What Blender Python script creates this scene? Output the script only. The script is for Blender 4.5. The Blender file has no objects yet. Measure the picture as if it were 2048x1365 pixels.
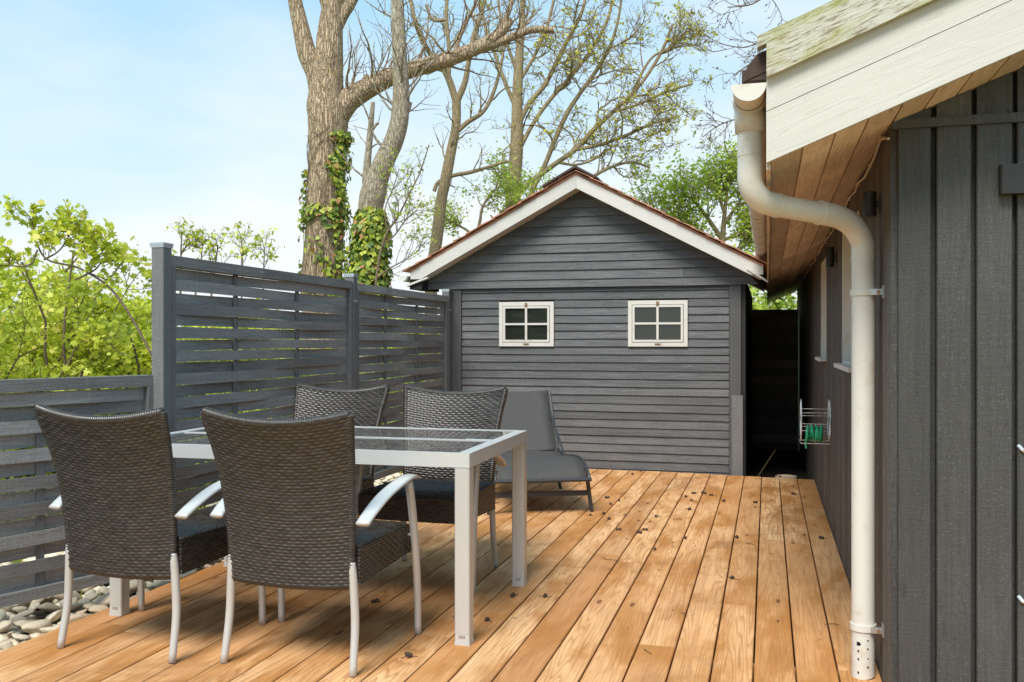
import bpy, math, random
import numpy as np
from mathutils import Vector, Matrix
R = math.radians
rng = np.random.default_rng(7)
random.seed(5)

# ------------------------------------------------------------------ camera, sky, sun, exposure
scene = bpy.context.scene
TH = math.atan(511/1850.0); FPX = 1850.0; CAMH = 1.164
cam_d = bpy.data.cameras.new('camera'); cam = bpy.data.objects.new('camera', cam_d)
scene.collection.objects.link(cam); scene.camera = cam
cam.location = (0, 0, CAMH); cam.rotation_euler = (R(90), 0, TH)
cam_d.sensor_width = 36.0; cam_d.lens = 36.0*FPX/2048; cam_d.clip_end = 3000; cam_d.clip_start = 0.05

SUN_EL, SUN_AZ = 52.0, 188.0        # azimuth clockwise from +Y
world = bpy.data.worlds.new('World'); scene.world = world; world.use_nodes = True
wn = world.node_tree.nodes; wl = world.node_tree.links; wn.clear()
w_out = wn.new('ShaderNodeOutputWorld'); w_bg = wn.new('ShaderNodeBackground')
sky = wn.new('ShaderNodeTexSky'); sky.sky_type = 'NISHITA'; sky.sun_disc = False
sky.sun_elevation = R(SUN_EL); sky.sun_rotation = R(SUN_AZ); sky.air_density = 1.0; sky.dust_density = 0.6; sky.ozone_density = 1.0
tc = wn.new('ShaderNodeTexCoord'); sep = wn.new('ShaderNodeSeparateXYZ')
wl.new(tc.outputs['Generated'], sep.inputs[0])
mp = wn.new('ShaderNodeMapping'); mp.inputs['Scale'].default_value = (1.0, 1.0, 3.4); mp.inputs['Location'].default_value = (.35, .1, .2)
wl.new(tc.outputs['Generated'], mp.inputs[0])
cn = wn.new('ShaderNodeTexNoise'); cn.inputs['Scale'].default_value = 1.3; cn.inputs['Detail'].default_value = 8; cn.inputs['Roughness'].default_value = .52
cn.inputs['Distortion'].default_value = .25
wl.new(mp.outputs[0], cn.inputs['Vector'])
cr = wn.new('ShaderNodeMapRange'); cr.inputs[1].default_value = .43; cr.inputs[2].default_value = .80; cr.interpolation_type = 'SMOOTHSTEP'
wl.new(cn.outputs[0], cr.inputs[0])
hz = wn.new('ShaderNodeMapRange'); hz.inputs[1].default_value = .36; hz.inputs[2].default_value = .04; hz.inputs[3].default_value = 0.0; hz.inputs[4].default_value = .80
wl.new(sep.outputs[2], hz.inputs[0])
mx = wn.new('ShaderNodeMath'); mx.operation = 'ADD'; mx.use_clamp = True
wl.new(cr.outputs[0], mx.inputs[0]); wl.new(hz.outputs[0], mx.inputs[1])
mm = wn.new('ShaderNodeMath'); mm.operation = 'MULTIPLY'; mm.inputs[1].default_value = .93; wl.new(mx.outputs[0], mm.inputs[0])
base = wn.new('ShaderNodeMixRGB'); base.inputs[0].default_value = .75; base.inputs[2].default_value = (2.15, 3.95, 5.3, 1)
wl.new(sky.outputs[0], base.inputs[1])
mixc = wn.new('ShaderNodeMixRGB'); mixc.inputs[2].default_value = (4.75, 4.95, 5.1, 1)
wl.new(mm.outputs[0], mixc.inputs[0]); wl.new(base.outputs[0], mixc.inputs[1])
wl.new(mixc.outputs[0], w_bg.inputs[0]); w_bg.inputs[1].default_value = 0.10
wl.new(w_bg.outputs[0], w_out.inputs[0])

sun_d = bpy.data.lights.new('sun', 'SUN'); sun_d.energy = 2.1; sun_d.angle = R(26); sun_d.color = (1, .965, .90)
sun = bpy.data.objects.new('sun', sun_d); scene.collection.objects.link(sun)
sa = R(SUN_AZ); se = R(SUN_EL)
sdir = Vector((math.sin(sa)*math.cos(se), math.cos(sa)*math.cos(se), math.sin(se)))
sun.rotation_euler = sdir.to_track_quat('Z', 'Y').to_euler(); sun.location = sdir*40
scene.view_settings.view_transform = 'Standard'; scene.view_settings.look = 'None'
scene.view_settings.gamma = 1; scene.view_settings.use_curve_mapping = False
scene.view_settings.exposure = 1.05
scene.render.engine = 'CYCLES'
scene.cycles.max_bounces = 8; scene.cycles.transparent_max_bounces = 8

# ------------------------------------------------------------------ helpers
W = {}
def P(u, v, d):
    """photo pixel + distance in front of the camera -> world point"""
    a = (u-1024)/FPX
    return np.array([d*(-math.sin(TH)+a*math.cos(TH)), d*(math.cos(TH)+a*math.sin(TH)), CAMH-d*(v-682.5)/FPX])
def props(o, label=None, cat=None, group=None, kind=None):
    if label: o['label'] = label
    if cat: o['category'] = cat
    if group: o['group'] = group
    if kind: o['kind'] = kind
    return o
def empty(name, loc=(0,0,0), **k):
    o = bpy.data.objects.new(name, None); scene.collection.objects.link(o); o.location = loc
    o.empty_display_size = .1
    W[o.name] = np.array(loc, float); return props(o, **k)
def link(name, verts, faces, mat, parent=None, smooth=False, center=True, attr=None, **k):
    v = np.asarray(verts, float)
    c = (v.min(0)+v.max(0))/2 if center else np.zeros(3)
    if not parent and center: c[2] = v[:,2].min()
    me = bpy.data.meshes.new(name)
    if isinstance(faces, np.ndarray):
        n, m = faces.shape
        me.vertices.add(len(v)); me.vertices.foreach_set('co', (v-c).astype(np.float32).ravel())
        me.loops.add(n*m); me.loops.foreach_set('vertex_index', faces.astype(np.int32).ravel())
        me.polygons.add(n); me.polygons.foreach_set('loop_start', np.arange(n, dtype=np.int32)*m)
        me.update(calc_edges=True)
    else:
        me.from_pydata([tuple(p) for p in (v-c)], [], faces)
    if attr is not None:
        a = me.attributes.new('rnd', 'FLOAT', 'FACE'); a.data.foreach_set('value', np.asarray(attr, np.float32))
    if smooth: me.polygons.foreach_set('use_smooth', np.ones(len(me.polygons), bool))
    me.materials.append(mat)
    o = bpy.data.objects.new(name, me); scene.collection.objects.link(o)
    pl = np.zeros(3)
    if parent is not None: o.parent = parent; pl = W[parent.name]
    o.location = c-pl; W[o.name] = c
    return props(o, **k)
class MB:
    def __init__(s): s.v = []; s.f = []
    def add(s, v, f):
        n = len(s.v); s.v += [tuple(map(float, p)) for p in v]; s.f += [[i+n for i in q] for q in f]; return s
    def box(s, x0, x1, y0, y1, z0, z1, b=0):
        if b:
            prof = [(x0+b,y0),(x1-b,y0),(x1,y0+b),(x1,y1-b),(x1-b,y1),(x0+b,y1),(x0,y1-b),(x0,y0+b)]
            return s.prism(prof, 'z', z0, z1)
        return s.add([(x0,y0,z0),(x1,y0,z0),(x1,y1,z0),(x0,y1,z0),(x0,y0,z1),(x1,y0,z1),(x1,y1,z1),(x0,y1,z1)],
                     [(0,3,2,1),(4,5,6,7),(0,1,5,4),(1,2,6,5),(2,3,7,6),(3,0,4,7)])
    def prism(s, prof, ax, a, b):
        n = len(prof)
        def mk(p, t):
            return {'x': (t, p[0], p[1]), 'y': (p[0], t, p[1]), 'z': (p[0], p[1], t)}[ax]
        v = [mk(p, a) for p in prof]+[mk(p, b) for p in prof]
        f = [list(range(n))[::-1], [n+i for i in range(n)]]+[[i, (i+1) % n, n+(i+1) % n, n+i] for i in range(n)]
        ar = sum(prof[i][0]*prof[(i+1)%n][1]-prof[(i+1)%n][0]*prof[i][1] for i in range(n))
        if (ar > 0) == (ax == 'y'): f = [q[::-1] for q in f]
        return s.add(v, f)
    def tube(s, pts, rad, n=12, caps=True, sx=1.0):
        v, f = tube(pts, rad, n, caps); return s.add(v, f)
    def go(s, name, mat, parent=None, **k): return link(name, s.v, s.f, mat, parent, **k)
def tube(pts, rad, n=12, caps=True, flat=1.0, up=None):
    pts = [Vector(p) for p in pts]; m = len(pts)
    if np.isscalar(rad): rad = [rad]*m
    v = []; f = []
    t0 = (pts[1]-pts[0]).normalized()
    ref = Vector(up) if up else (Vector((0,0,1)) if abs(t0.z) < .9 else Vector((1,0,0)))
    a = t0.cross(ref).normalized()
    for i in range(m):
        t = (pts[min(i+1, m-1)]-pts[max(i-1, 0)]).normalized()
        a = (a-t*a.dot(t)).normalized(); b = t.cross(a)
        for k in range(n):
            w = 2*math.pi*k/n
            v.append(pts[i]+a*math.cos(w)*rad[i]+b*math.sin(w)*rad[i]*flat)
    for i in range(m-1):
        for k in range(n):
            f.append([i*n+k, i*n+(k+1) % n, (i+1)*n+(k+1) % n, (i+1)*n+k])
    if caps: f.append(list(range(n))[::-1]); f.append([(m-1)*n+k for k in range(n)])
    return v, f
def smooth_pts(pts, k=6):
    """Catmull-Rom through points (each may carry extra values such as the radius)"""
    p = [np.array(q, float) for q in pts]; p = [2*p[0]-p[1]]+p+[2*p[-1]-p[-2]]; out = []
    for i in range(1, len(p)-2):
        for j in range(k):
            t = j/k; a, b, c, d = p[i-1], p[i], p[i+1], p[i+2]
            out.append(.5*((2*b)+(-a+c)*t+(2*a-5*b+4*c-d)*t*t+(-a+3*b-3*c+d)*t**3))
    out.append(p[-2]); return out

# ------------------------------------------------------------------ materials
def newmat(name):
    m = bpy.data.materials.new(name); m.use_nodes = True
    return m, m.node_tree.nodes, m.node_tree.links, m.node_tree.nodes['Principled BSDF']
class N:
    def __init__(s, name):
        s.m, s.n, s.l, s.b = newmat(name)
        s.tc = s.n.new('ShaderNodeTexCoord'); s.oi = s.n.new('ShaderNodeObjectInfo')
    def vec(s, scale, seed=True, src='Object'):
        v = s.tc.outputs[src]
        if seed:
            ml = s.n.new('ShaderNodeVectorMath'); ml.operation = 'MULTIPLY_ADD'
            cb = s.n.new('ShaderNodeCombineXYZ')
            for i in range(3): s.l.new(s.oi.outputs['Random'], cb.inputs[i])
            s.l.new(cb.outputs[0], ml.inputs[0]); ml.inputs[1].default_value = (71, 37, 53); s.l.new(v, ml.inputs[2]); v = ml.outputs[0]
        if getattr(s, 'tilt', 0):
            rt = s.n.new('ShaderNodeMapping'); rt.inputs['Rotation'].default_value = (0, s.tilt, 0); s.l.new(v, rt.inputs[0]); v = rt.outputs[0]
        mp = s.n.new('ShaderNodeMapping'); mp.inputs['Scale'].default_value = scale; s.l.new(v, mp.inputs[0]); return mp.outputs[0]
    def noise(s, vec, scale=1, detail=4, rough=.55, dist=0):
        t = s.n.new('ShaderNodeTexNoise'); t.inputs['Scale'].default_value = scale; t.inputs['Detail'].default_value = detail
        t.inputs['Roughness'].default_value = rough; t.inputs['Distortion'].default_value = dist
        s.l.new(vec, t.inputs['Vector']); return t.outputs[0]
    def vor(s, vec, scale=1, feat='F1', out='Distance'):
        t = s.n.new('ShaderNodeTexVoronoi'); t.feature = feat; t.inputs['Scale'].default_value = scale
        s.l.new(vec, t.inputs['Vector']); return t.outputs[out]
    def ramp(s, x, a, b, c=0.0, d=1.0, smooth=True):
        r = s.n.new('ShaderNodeMapRange'); r.interpolation_type = 'SMOOTHSTEP' if smooth else 'LINEAR'
        for i, q in enumerate((a, b, c, d)): r.inputs[i+1].default_value = q
        s.l.new(x, r.inputs[0]); return r.outputs[0]
    def math(s, op, x, y=None, clamp=False):
        r = s.n.new('ShaderNodeMath'); r.operation = op; r.use_clamp = clamp
        for i, q in enumerate((x, y)):
            if q is None: continue
            if isinstance(q, (int, float)): r.inputs[i].default_value = q
            else: s.l.new(q, r.inputs[i])
        return r.outputs[0]
    def mix(s, fac, a, b, mode='MIX'):
        r = s.n.new('ShaderNodeMixRGB'); r.blend_type = mode
        for i, q in ((0, fac), (1, a), (2, b)):
            if isinstance(q, (int, float)): r.inputs[i].default_value = q
            elif isinstance(q, tuple): r.inputs[i].default_value = (*q, 1)
            else: s.l.new(q, r.inputs[i])
        return r.outputs[0]
    def bump(s, h, dist=.002, strength=1.0, nrm=None):
        b = s.n.new('ShaderNodeBump'); b.inputs['Distance'].default_value = dist; b.inputs['Strength'].default_value = strength
        s.l.new(h, b.inputs['Height'])
        if nrm: s.l.new(nrm, b.inputs['Normal'])
        s.l.new(b.outputs[0], s.b.inputs['Normal']); return b.outputs[0]
    def col(s, c):
        if isinstance(c, tuple): s.b.inputs['Base Color'].default_value = (*c, 1)
        else: s.l.new(c, s.b.inputs['Base Color'])
        return s
    def set(s, **k):
        for a, b in k.items():
            a = a.replace('_', ' ').title() if a != 'IOR' else a
            if isinstance(b, (int, float)): s.b.inputs[a].default_value = b
            else: s.l.new(b, s.b.inputs[a])
        return s
AX = {'x': lambda a, c: (a, c, c), 'y': lambda a, c: (c, a, c), 'z': lambda a, c: (c, c, a)}
def painted_wood(name, color, axis, rough=.62, wear=None, wear_amt=.0, var=.14, grain=1.0, tilt=0, spec=.35, ringamt=.30):
    s = N(name); s.tilt = tilt
    g = s.noise(s.vec(AX[axis](3, 75)), 1, 6, .65, .6)
    g2 = s.noise(s.vec(AX[axis](.9, 9)), 1, 3, .5, .9)
    ring = s.math('FRACT', s.math('MULTIPLY', g2, 11))
    big = s.noise(s.vec((1.6, 1.6, 1.6)), 1, 4)
    c = s.mix(s.ramp(big, .35, .7), color, tuple(q*(1+var*1.8) for q in color))
    c = s.mix(s.ramp(g, .3, .75, 0, .5), c, tuple(q*(1-var*2.2) for q in color))
    c = s.mix(s.math('MULTIPLY', s.ramp(ring, .78, 1), ringamt), c, tuple(q*.55 for q in color))
    kn = s.vor(s.vec(AX[axis](2.2, 7)), 1)
    c = s.mix(s.ramp(kn, .075, .03, 0, .55), c, tuple(q*.55 for q in color))
    fk = s.noise(s.vec((150, 150, 150)), 1, 2, .5); saw = s.noise(s.vec({'x': (90, 4, 4), 'y': (4, 90, 4), 'z': (5, 5, 110)}[axis]), 1, 3, .6)
    if max(color) < .3:
        c = s.mix(s.ramp(fk, .60, .74, 0, .6), c, tuple(q*2.0+.008 for q in color)); c = s.mix(s.ramp(saw, .45, .75, 0, .10 if axis == 'z' else .25), c, tuple(q*1.6 for q in color)); c = s.mix(s.ramp(fk, .40, .28, 0, .5), c, tuple(q*.5 for q in color))  # pale flecks paint specular speckle into the dark paint colours
    r = s.math('ADD', s.math('MULTIPLY', s.oi.outputs['Random'], var*2.4), 1-var*1.2)
    cb = s.n.new('ShaderNodeCombineXYZ')
    for i in range(3): s.l.new(r, cb.inputs[i])
    c = s.mix(1.0, c, cb.outputs[0], 'MULTIPLY')
    if wear:
        w1 = s.noise(s.vec(AX[axis](7, 55)), 1, 5, .7, .3); w2 = s.noise(s.vec((3, 3, 3)), 1, 3)
        w = s.math('MULTIPLY', s.ramp(w1, .60, .70), s.ramp(w2, .5-.2*wear_amt, .75-.3*wear_amt))
        c = s.mix(s.math('MULTIPLY', w, min(1, wear_amt*2)), c, wear)
    s.col(c)
    s.set(roughness=s.ramp(g, .2, .8, rough-.12, rough+.15)); s.b.inputs['Specular IOR Level'].default_value = spec
    h = s.math('ADD', g, s.math('MULTIPLY', ring, .25)); h = s.math('ADD', h, s.math('MULTIPLY', saw, .22 if axis == 'z' else .5)); h = s.math('ADD', h, s.math('MULTIPLY', fk, .35))
    s.bump(h, .0026*grain, .9)
    return s.m
def plain(name, color, rough=.5, metal=0.0, nscale=40, var=.12, bump=.0004, spec=.5, dirt=None, dirt_amt=0):
    s = N(name)
    n = s.noise(s.vec((1, 1, 1)), nscale, 4); n2 = s.noise(s.vec((1, 1, 1)), 5, 4)
    c = s.mix(n2, tuple(q*(1-var) for q in color), tuple(min(1, q*(1+var)) for q in color))
    if dirt: c = s.mix(s.math('MULTIPLY', s.ramp(s.noise(s.vec((9, 9, 9)), 1, 6, .7), .52, .72), dirt_amt), c, dirt)
    s.col(c).set(roughness=s.ramp(n, .3, .7, rough-.06, rough+.08), metallic=metal)
    s.b.inputs['Specular IOR Level'].default_value = spec
    s.bump(n, bump, .6); return s.m

def deck_mat():
    s = N('deck_wood')
    v = s.vec((13, .62, 13)); n = s.noise(v, 1, 2, .45, .35)
    ring = s.math('FRACT', s.math('MULTIPLY', n, 15))
    line = s.ramp(ring, .45, .93)
    line = s.math('MULTIPLY', line, s.ramp(ring, 1.0, .95))
    # knots
    kv = s.vec((7.5, 2.1, 7.5)); kd = s.vor(kv, 1)
    knot = s.ramp(kd, .095, .055); halo = s.ramp(kd, .30, .06)
    fine = s.noise(s.vec((160, 3, 160)), 1, 4, .6)
    blot = s.noise(s.vec((5, 1.6, 5)), 1, 5, .6, .5)
    patch = s.noise(s.vec((1.3, .8, 1), seed=False, src='Generated'), 2, 3)
    rnd = s.oi.outputs['Random']
    r2 = s.math('FRACT', s.math('MULTIPLY', rnd, 17.31))
    c = s.mix(r2, (.68, .34, .14), (.86, .52, .26))
    c = s.mix(s.ramp(blot, .38, .66), c, (.50, .215, .060))
    dk = s.ramp(rnd, .80, .9)
    c = s.mix(s.math('MULTIPLY', dk, .36), c, (.36, .15, .05))
    c = s.mix(s.math('MULTIPLY', line, s.ramp(r2, 0, 1, .24, .55)), c, (.30, .12, .04))
    c = s.mix(s.ramp(fine, .42, .72, 0, .5), c, (.38, .17, .06))
    c = s.mix(s.math('MULTIPLY', halo, .4), c, (.46, .19, .06))
    c = s.mix(s.math('MULTIPLY', knot, .8), c, (.14, .055, .02))
    # water stains and grime in world space
    wv = s.n.new('ShaderNodeNewGeometry'); wm = s.n.new('ShaderNodeMapping'); wm.inputs['Scale'].default_value = (1.5, .9, 1)
    s.l.new(wv.outputs['Position'], wm.inputs[0])
    st = s.noise(wm.outputs[0], 1.4, 6, .62, .8)
    c = s.mix(s.ramp(st, .54, .66, 0, .5), c, (.32, .14, .05))
    st2 = s.noise(wm.outputs[0], 9, 5, .7)
    c = s.mix(s.ramp(st2, .66, .74, 0, .35), c, (.16, .09, .05))
    s.col(c); s.set(roughness=s.ramp(st, .4, .7, .62, .5)); s.b.inputs['Specular IOR Level'].default_value = .18
    h = s.math('ADD', s.math('MULTIPLY', ring, .5), s.math('MULTIPLY', fine, .6))
    s.bump(h, .0012, .7)
    return s.m
def bark_mat(name, a, b, lichen, scale=1.0, lam=.5, lichen2=(.42,.30,.05), l2=.2):
    s = N(name)
    v = s.vec((38*scale, 38*scale, 4.5*scale), seed=False)
    d = s.noise(v, 1, 3, .5); 
    vv = s.n.new('ShaderNodeVectorMath'); vv.operation = 'ADD'; s.l.new(v, vv.inputs[0])
    mul = s.n.new('ShaderNodeVectorMath'); mul.operation = 'SCALE'; mul.inputs['Scale'].default_value = 1.6
    tn = s.n.new('ShaderNodeTexNoise'); tn.inputs['Scale'].default_value = .9; s.l.new(v, tn.inputs['Vector']); s.l.new(tn.outputs[1], mul.inputs[0]); s.l.new(mul.outputs[0], vv.inputs[1])
    cr = s.vor(vv.outputs[0], 1, 'DISTANCE_TO_EDGE')
    crk = s.ramp(cr, .0, .22)
    fine = s.noise(s.vec((60*scale, 60*scale, 18*scale), seed=False), 1, 5, .7)
    c = s.mix(crk, b, a); c = s.mix(s.ramp(fine, .35, .7, 0, .6), c, tuple(q*1.5 for q in a))
    ln = s.noise(s.vec((2.3*scale, 2.3*scale, 2.3*scale), seed=False), 1, 6, .65)
    c = s.mix(s.ramp(ln, .56, .64, 0, lam), c, lichen)
    l3 = s.noise(s.vec((3.1, 3.1, 3.1), seed=False), 1.3, 7, .7)
    c = s.mix(s.ramp(l3, .60, .66, 0, l2), c, lichen2)
    s.col(c).set(roughness=.9)
    s.bump(s.math('ADD', s.math('MULTIPLY', crk, 1.0), s.math('MULTIPLY', fine, .5)), .016/scale, 1.0)
    return s.m
def leaf_mat(name, a, b, cc=None, trans=.45):
    m, n, l, bs = newmat(name)
    at = n.new('ShaderNodeAttribute'); at.attribute_name = 'rnd'
    cr = n.new('ShaderNodeValToRGB'); l.new(at.outputs['Fac'], cr.inputs[0])
    cr.color_ramp.elements[0].color = (*a, 1); cr.color_ramp.elements[1].color = (*b, 1); cr.color_ramp.elements[0].position = .1
    if cc: cr.color_ramp.elements[1].position = .86; e = cr.color_ramp.elements.new(.93); e.color = (*cc, 1)
    bs.inputs['Roughness'].default_value = .5; l.new(cr.outputs[0], bs.inputs['Base Color'])
    tr = n.new('ShaderNodeBsdfTranslucent'); l.new(cr.outputs[0], tr.inputs[0])
    mxs = n.new('ShaderNodeMixShader'); mxs.inputs[0].default_value = trans
    l.new(bs.outputs[0], mxs.inputs[1]); l.new(tr.outputs[0], mxs.inputs[2]); l.new(mxs.outputs[0], n['Material Output'].inputs[0])
    return m

M = {}
M['deck'] = deck_mat()
CH = (.104, .104, .105)
M['shed_x'] = painted_wood('shed_paint_horizontal', CH, 'x', .5, (.22, .225, .23), .45, var=.20, grain=1.3)  # pale wear and tone spread also put specular highlights into the board colour
M['shed_z'] = painted_wood('shed_paint_vertical', (.088, .088, .088), 'z', .55)
M['fence_y'] = painted_wood('fence_paint_horizontal', (.220, .214, .206), 'y', .6, (.38, .375, .37), .5, var=.22, grain=1.2)
M['fence_z'] = painted_wood('fence_paint_vertical', (.145, .143, .141), 'z', .6, var=.12)
M['house_z'] = painted_wood('house_paint_vertical', (.064, .063, .059), 'z', .46, (.20, .19, .17), .22, var=.14, grain=1.9)
M['side_z'] = painted_wood('side_wall_bounce_paint', (.090, .078, .066), 'z', .65, (.20, .18, .15), .5, var=.22, grain=1.0)  # brown of light reflected off the deck is put into this colour
M['passage'] = painted_wood('passage_board_paint', (.20, .19, .178), 'x', .7, var=.3, grain=1.5)
M['black_wood'] = painted_wood('black_wood', (.026, .025, .024), 'x', .7, var=.1)
M['white_x'] = painted_wood('white_barge_paint', (.56, .535, .485), 'x', .6, (.45, .37, .27), .30, var=.02, grain=.5, tilt=math.atan(.4), ringamt=.06)
M['white_shed'] = painted_wood('white_shed_barge_paint', (.60, .575, .53), 'x', .6, (.50, .40, .32), .3, var=.03, ringamt=.06, grain=.5)
M['soffit'] = painted_wood('soffit_wood', (.62, .50, .395), 'y', .7, (.24, .17, .12), 1.0, var=.20, grain=.8)
M['window_white'] = plain('white_window_paint', (.64, .615, .555), .55, dirt=(.45,.33,.18), dirt_amt=.45)
M['pvc'] = plain('aged_white_plastic', (.66, .64, .575), .33, var=.04, dirt=(.42, .30, .14), dirt_amt=.42)
M['pvc_old'] = plain('stained_gutter_plastic', (.66, .60, .48), .5, var=.15, dirt=(.25, .17, .10), dirt_amt=.7)
M['alu'] = plain('satin_aluminium', (.54, .53, .50), .36, .25, var=.05)
M['alu_white'] = plain('white_aluminium', (.56, .56, .54), .34, .15, var=.04)
M['galv'] = plain('galvanised_steel', (.55, .56, .58), .35, .8)
M['chrome'] = plain('chromed_wire', (.75, .75, .73), .25, .6)
def wicker_mat():
    s = N('wicker_strand'); n = s.noise(s.vec((22, 22, 110)), 1, 3, .6); d = s.noise(s.vec((7, 7, 7)), 1, 5, .7)
    c = s.mix(s.ramp(n, .3, .7), (.024, .019, .015), (.054, .044, .035)); c = s.mix(s.ramp(d, .55, .8, 0, .1), c, (.12, .10, .08))
    s.col(c).set(roughness=s.ramp(n, .3, .7, .24, .42)); s.b.inputs['Specular IOR Level'].default_value = .55
    s.bump(s.noise(s.vec((300, 300, 300)), 1, 3), .0003, .6); return s.m
M['wicker'] = wicker_mat()
M['lounger'] = plain('charcoal_metal', (.045, .047, .050), .45, .2)
M['cone'] = plain('alder_cone_brown', (.06, .036, .024), .8)
M['twig'] = plain('twig_brown', (.10, .065, .04), .85)
M['rust'] = plain('rusty_steel', (.28, .15, .07), .7, .3)
M['cord'] = plain('cream_cable', (.50, .42, .32), .6)
M['blackbox'] = plain('black_lamp_housing', (.020, .019, .018), .5)
M['hose'] = plain('green_hose', (.02, .42, .20), .35)
M['roofdark'] = plain('dark_roof_sheet', (.07, .045, .035), .9, nscale=30, bump=.006, var=.4)
M['stone'] = plain('pebble_stone', (.50, .44, .37), .75, nscale=25, var=.35, bump=.003)
def stone_mat():
    s = N('river_pebble')
    n = s.noise(s.vec((1,1,1)), 14, 6, .7)
    c = s.mix(s.oi.outputs['Random'], (.66, .50, .34), (.90, .78, .58)); c = s.mix(s.ramp(n, .42, .62, 0, .6), c, (.28, .20, .13))
    s.col(c).set(roughness=.7); s.bump(n, .006, .8); return s.m
M['stone'] = stone_mat()
def moss_board():
    s = N('mossy_white_board'); s.tilt = math.atan(.4)
    g = s.noise(s.vec((13, 120, 120)), 1, 6, .8, 0); b = s.noise(s.vec((3.5, 7, 9)), 1, 5, .6, .6)
    c = s.mix(s.ramp(g, .48, .60), (.56, .54, .45), (.24, .20, .13))
    c = s.mix(s.ramp(b, .42, .64, 0, .8), c, (.30, .30, .045))
    s.col(c).set(roughness=.85); s.bump(g, .004, .9); return s.m
M['moss_board'] = moss_board()
def shingle():
    s = N('red_felt_shingle')
    n = s.noise(s.vec((1, 1, 1)), 60, 5, .8); b = s.noise(s.vec((1, 1, 1)), 7, 4)
    c = s.mix(n, (.36, .14, .085), (.66, .33, .21)); c = s.mix(s.ramp(b, .5, .65, 0, .6), c, (.14, .12, .06))
    s.col(c).set(roughness=.95); s.bump(n, .004, 1); return s.m
M['shingle'] = shingle()
def ground_mat():
    s = N('grass_ground')
    n = s.noise(s.vec((1, 1, 1), seed=False), 1.1, 8, .7); f = s.noise(s.vec((1, 1, 1), seed=False), 34, 6, .8)
    c = s.mix(s.ramp(n, .35, .65), (.30, .40, .05), (.50, .50, .12)); c = s.mix(f, c, (.17, .23, .03))
    s.col(c).set(roughness=1); s.bump(f, .05, 1); return s.m
M['ground'] = ground_mat()
def dirt_mat():
    s = N('leafy_dirt')
    f = s.noise(s.vec((1, 1, 1), seed=False), 28, 7, .8); v = s.vor(s.vec((1,1,1), seed=False), 30)
    c = s.mix(f, (.035, .025, .018), (.12, .09, .06)); c = s.mix(s.ramp(v, .3, .1, 0, .5), c, (.16, .13, .09))
    s.col(c).set(roughness=1); s.bump(f, .03, 1); return s.m
M['dirt'] = dirt_mat()
def glass_dark():
    s = N('dark_window_glass'); n = s.noise(s.vec((1,1,1)), 60, 6, .8); b = s.noise(s.vec((1,1,1)), 9, 4)
    c = s.mix(s.math('MULTIPLY', s.ramp(n, .6, .85), s.ramp(b, .5, .7)), (.018, .022, .014), (.10, .11, .09))
    s.col(c).set(roughness=.06); s.b.inputs['Specular IOR Level'].default_value = .8
    return s.m
M['pane'] = glass_dark()
def table_glass():
    s = N('smoked_table_glass'); n = s.noise(s.vec((1,1,1)), 22, 6, .75)
    s.col(s.mix(s.ramp(n, .4, .6), (.07, .063, .056), (.20, .18, .16))).set(roughness=s.ramp(n, .45, .8, .03, .22))
    s.b.inputs['Transmission Weight'].default_value = .15; s.b.inputs['IOR'].default_value = 1.5; return s.m
M['table_glass'] = table_glass()
def textilene():
    s = N('grey_textilene'); w = s.vec((1, 1, 1), seed=False); n = s.noise(w, 220, 2)
    s.col(s.mix(n, (.042, .040, .037), (.095, .09, .082))).set(roughness=.75, alpha=s.ramp(s.noise(w, 420, 1), .40, .44, .45, 1)); s.bump(n, .0008, .6); return s.m
M['textilene'] = textilene()
M['bark_big'] = bark_mat('ash_bark', (.50, .37, .24), (.19, .125, .075), (.54, .48, .29), 1.0, .3, (.50, .33, .05), .35)
M['bark_grey'] = bark_mat('lichen_grey_bark', (.43, .36, .26), (.20, .15, .10), (.66, .62, .50), 1.6, .75, (.52, .32, .05), .35)
M['bark_oak'] = bark_mat('oak_bark', (.42, .32, .18), (.22, .16, .09), (.46, .42, .18), 2.0, .4, (.42, .34, .06), .4)
M['bark_twig'] = bark_mat('shrub_bark', (.28, .20, .13), (.14, .10, .06), (.38, .31, .19), 4.0, .3)
M['leaf_hedge'] = leaf_mat('hedge_leaf', (.42, .50, .035), (.80, .82, .10), (.82, .70, .16))
M['leaf_ivy'] = leaf_mat('ivy_leaf', (.10, .18, .025), (.55, .60, .07), (.50, .26, .10), .3)
M['leaf_bud'] = leaf_mat('young_leaf', (.50, .50, .06), (.78, .72, .12), None)
M['leaf_green'] = leaf_mat('green_leaf', (.34, .46, .045), (.64, .74, .12), None)
M['straw'] = plain('dry_straw', (.48, .34, .14), .9)
M['blue_wall'] = plain('blue_boards', (.10, .20, .26), .7)

# ------------------------------------------------------------------ the ground
def sheet(name, x0, x1, y0, y1, z, mat, **k):
    return MB().add([(x0,y0,z),(x1,y0,z),(x1,y1,z),(x0,y1,z)], [(0,1,2,3)]).go(name, mat, **k)
sheet('ground', -400, 400, -60, 900, -.25, M['ground'], kind='structure')
sheet('dirt_path', -.22, .40, 8.1, 13.2, -.19, M['dirt'], kind='structure')
pebble = empty('pebble_bed', (-3.3, 5, -.14), kind='structure')
nx, ny = 12, 60; gx = np.linspace(-4.3, -2.70, nx); gy = np.linspace(1.0, 8.3, ny)
vv = [(x, y, -.16+.05*math.sin(x*3+y)*.5+.02*rng.random()) for y in gy for x in gx]
ff = [(j*nx+i, j*nx+i+1, (j+1)*nx+i+1, (j+1)*nx+i) for j in range(ny-1) for i in range(nx-1)]
link('gravel_base', vv, ff, M['dirt'], pebble, smooth=True, kind='stuff')
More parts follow.
